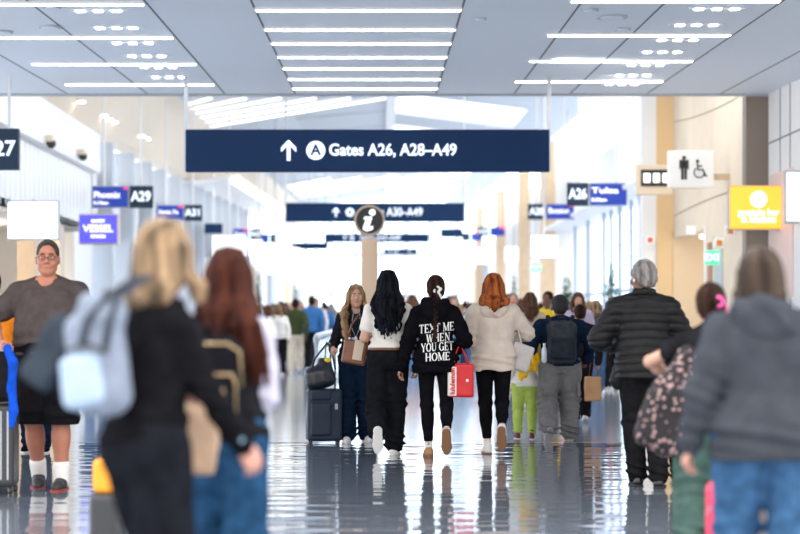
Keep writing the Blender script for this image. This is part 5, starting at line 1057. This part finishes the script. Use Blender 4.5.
crowd = [ # px, scale, height, facing, top, bottom, hair, hair kind, where
 (313, 38, 1.84, 180, 'grey', 'charcoal', 'grey', 'short', 'behind the olive sweater man'), (281, 36, 1.75, 0, 'orange', 'black', 'brown', 'long', 'beside the olive sweater man'), (273, 33, 1.72, 180, 'navy', 'navy', 'dark', 'short', 'on the shop side'), (264, 30, 1.70, 0, 'blue', 'blue', 'brown', 'short', 'by the shop side plant'), (250, 27, 1.72, 0, 'white', 'denim', 'dark', 'long', 'far along the shop side'),
 (302, 30, 1.74, 0, 'red', 'denim', 'dark', 'short', 'near the hall middle'), (325, 32, 1.76, 0, 'blue', 'navy', 'dark', 'short', 'next to the moving walkway'), (333, 27, 1.74, 180, 'teal', 'black', 'brown', 'short', 'past the moving walkway start'), (343, 25, 1.75, 0, 'navy', 'charcoal', 'grey', 'short', 'on the moving walkway'), (351, 22, 1.75, 0, 'lilac', 'denim', 'blonde', 'long', 'deeper on the moving walkway'),
 (288, 24, 1.75, 180, 'sky blue', 'khaki', 'dark', 'short', 'beyond the orange top'), (318, 23, 1.80, 0, 'pink', 'grey', 'brown', 'long', 'in the distance before the hall end'), (268, 26, 1.76, 180, 'maroon', 'black', 'dark', 'short', 'near the shop fronts'), (296, 19, 1.8, 0, 'white', 'navy', 'brown', 'short', 'deep in the hall'), (249, 40, 1.66, 180, 'pink', 'charcoal', 'blonde', 'long', 'just past the auburn hair'),
 (408, 34, 1.80, 0, 'charcoal', 'black', 'dark', 'short', 'beside the white T-shirt woman'), (415, 42, 1.60, 0, 'orange', 'denim', 'brown', 'long', 'just past the white T-shirt'), (422, 26, 1.78, 180, 'navy', 'denim', 'dark', 'short', 'behind the braided girl'), (404, 24, 1.75, 0, 'sky blue', 'black', 'brown', 'short', 'beyond the long black hair'),
 (459, 44, 1.62, 0, 'sky blue', 'navy', 'blonde', 'long', 'between black hoodie and beige hoodie'), (453, 34, 1.80, 180, 'beige', 'khaki', 'dark', 'short', 'beyond the printed hoodie shoulder'), (466, 28, 1.78, 0, 'brown', 'black', 'dark', 'short', 'beyond the beige hoodie shoulder'), (447, 22, 1.85, 0, 'charcoal', 'navy', 'brown', 'short', 'deep behind the braided girl'), (471, 36, 1.70, 0, 'maroon', 'denim', 'brown', 'long', 'hidden past the red hair'),
 (521, 38, 1.80, 0, 'white', 'denim', 'brown', 'long', 'past the bald looking man'), (509, 36, 1.85, 180, 'black', 'charcoal', 'dark', 'short', 'between red hair and tan column'), (537, 34, 1.82, 0, 'sky blue', 'grey', 'grey', 'short', 'in front of the tan column'), (528, 28, 1.80, 180, 'white', 'black', 'dark', 'short', 'deep by the tan column'), (555, 36, 1.75, 0, 'charcoal', 'denim', 'dark', 'short', 'beyond the yellow top'),
 (589, 46, 1.66, 0, 'cream', 'denim', 'blonde', 'long', 'past the small backpack'), (602, 44, 1.70, 180, 'pink', 'grey', 'brown', 'long', 'near the window side plant'), (571, 40, 1.78, 180, 'brown', 'black', 'brown', 'short', 'before the potted plants'), (588, 38, 1.70, 0, 'sky blue', 'navy', 'dark', 'short', 'close to the windows'), (566, 30, 1.74, 0, 'lilac', 'charcoal', 'grey', 'short', 'far along the windows'),
 (486, 24, 1.8, 0, 'red', 'black', 'dark', 'short', 'deep beyond the red hair'), (500, 27, 1.8, 180, 'blue', 'denim', 'brown', 'short', 'deep on the window side'), (96, 62, 1.55, 0, 'navy', 'denim', 'dark', 'short', 'between glasses man and blonde woman'), (395, 20, 1.8, 0, 'grey', 'black', 'dark', 'short', 'at the hall end'), (336, 18, 1.8, 180, 'white', 'grey', 'dark', 'short', 'at the hall end'), (430, 19, 1.8, 0, 'white', 'denim', 'blonde', 'short', 'at the hall end'),
 (278, 45, 1.6, 180, 'white', 'black', 'blonde', 'long', 'just past the shop side plant'), (309, 26, 1.78, 0, 'black', 'black', 'dark', 'short', 'behind the grey top'), (268, 40, 1.62, 0, 'teal', 'denim', 'brown', 'long', 'beside the shop side plant'), (626, 40, 1.7, 180, 'beige', 'denim', 'dark', 'short', 'by the windows behind the puffer jacket')]
for i, (px, sc, H, fc, tp, bt, hr, hk, wh) in enumerate(crowd):
    px = VX+max(-sc*4.6, min(sc*4.2, px-VX)) if sc < 45 else px
    for _ in range(25):
        if all(abs(PX(px, F/sc)-a) > .75 or abs(F/sc-b_) > .75 for a, b_ in taken): break
        sc += -.35 if sc > 21 else .5
    taken.append((PX(px, F/sc), F/sc))
    walker('%s in %s top, %s trousers, %s' % ('long haired traveller' if hk == 'long' else 'traveller', tp, bt, wh), px, sc, H, fc, tp, bt, hr, hk, 'F' if hk == 'long' else 'M', q=.022, ph=i % 2, group='blurred crowd down the hall', fat=1.12)

rc = random.Random(77); tops = ['blue', 'navy', 'white', 'red', 'charcoal', 'pink', 'sky blue', 'orange', 'beige', 'teal', 'maroon', 'lilac', 'black', 'grey', 'brown', 'yellow']; bots = ['denim', 'black', 'navy', 'khaki', 'grey', 'charcoal']; wheres = [(246, 350, 'shop side'), (402, 474, 'middle'), (498, 585, 'window side')]
combos = [(a, b_) for a in tops for b_ in bots]; rc.shuffle(combos)
for i in range(54):
    lo, hi, wh = wheres[(0, 0, 0, 1, 1, 2)[i % 6]]; 
    for _ in range(60):
        sc = rc.uniform(20, 42); px = rc.uniform(lo, hi); px = VX+max(-sc*4.5, min(sc*4.2, px-VX)); P0 = (PX(px, F/sc), F/sc)
        if all((P0[0]-a)**2+((P0[1]-b_)*.8)**2 > .85 for a, b_ in taken) and not (-1.6 < P0[0] < -.3): break
    taken.append(P0); tp, bt = combos[i]; lg = rc.random() < .4
    walker('%s far down the %s of the hall, %s top, %s trousers' % ('long haired traveller' if lg else 'traveller', wh, tp, bt), px, sc, rc.uniform(1.68, 1.95), rc.choice((0, 180, 20, 200)), tp, bt, rc.choice(('dark', 'brown', 'blonde', 'grey', 'dark')), 'long' if lg else 'short', 'F' if lg else 'M', q=.026, ph=i % 2, group='blurred crowd down the hall', fat=1.15)
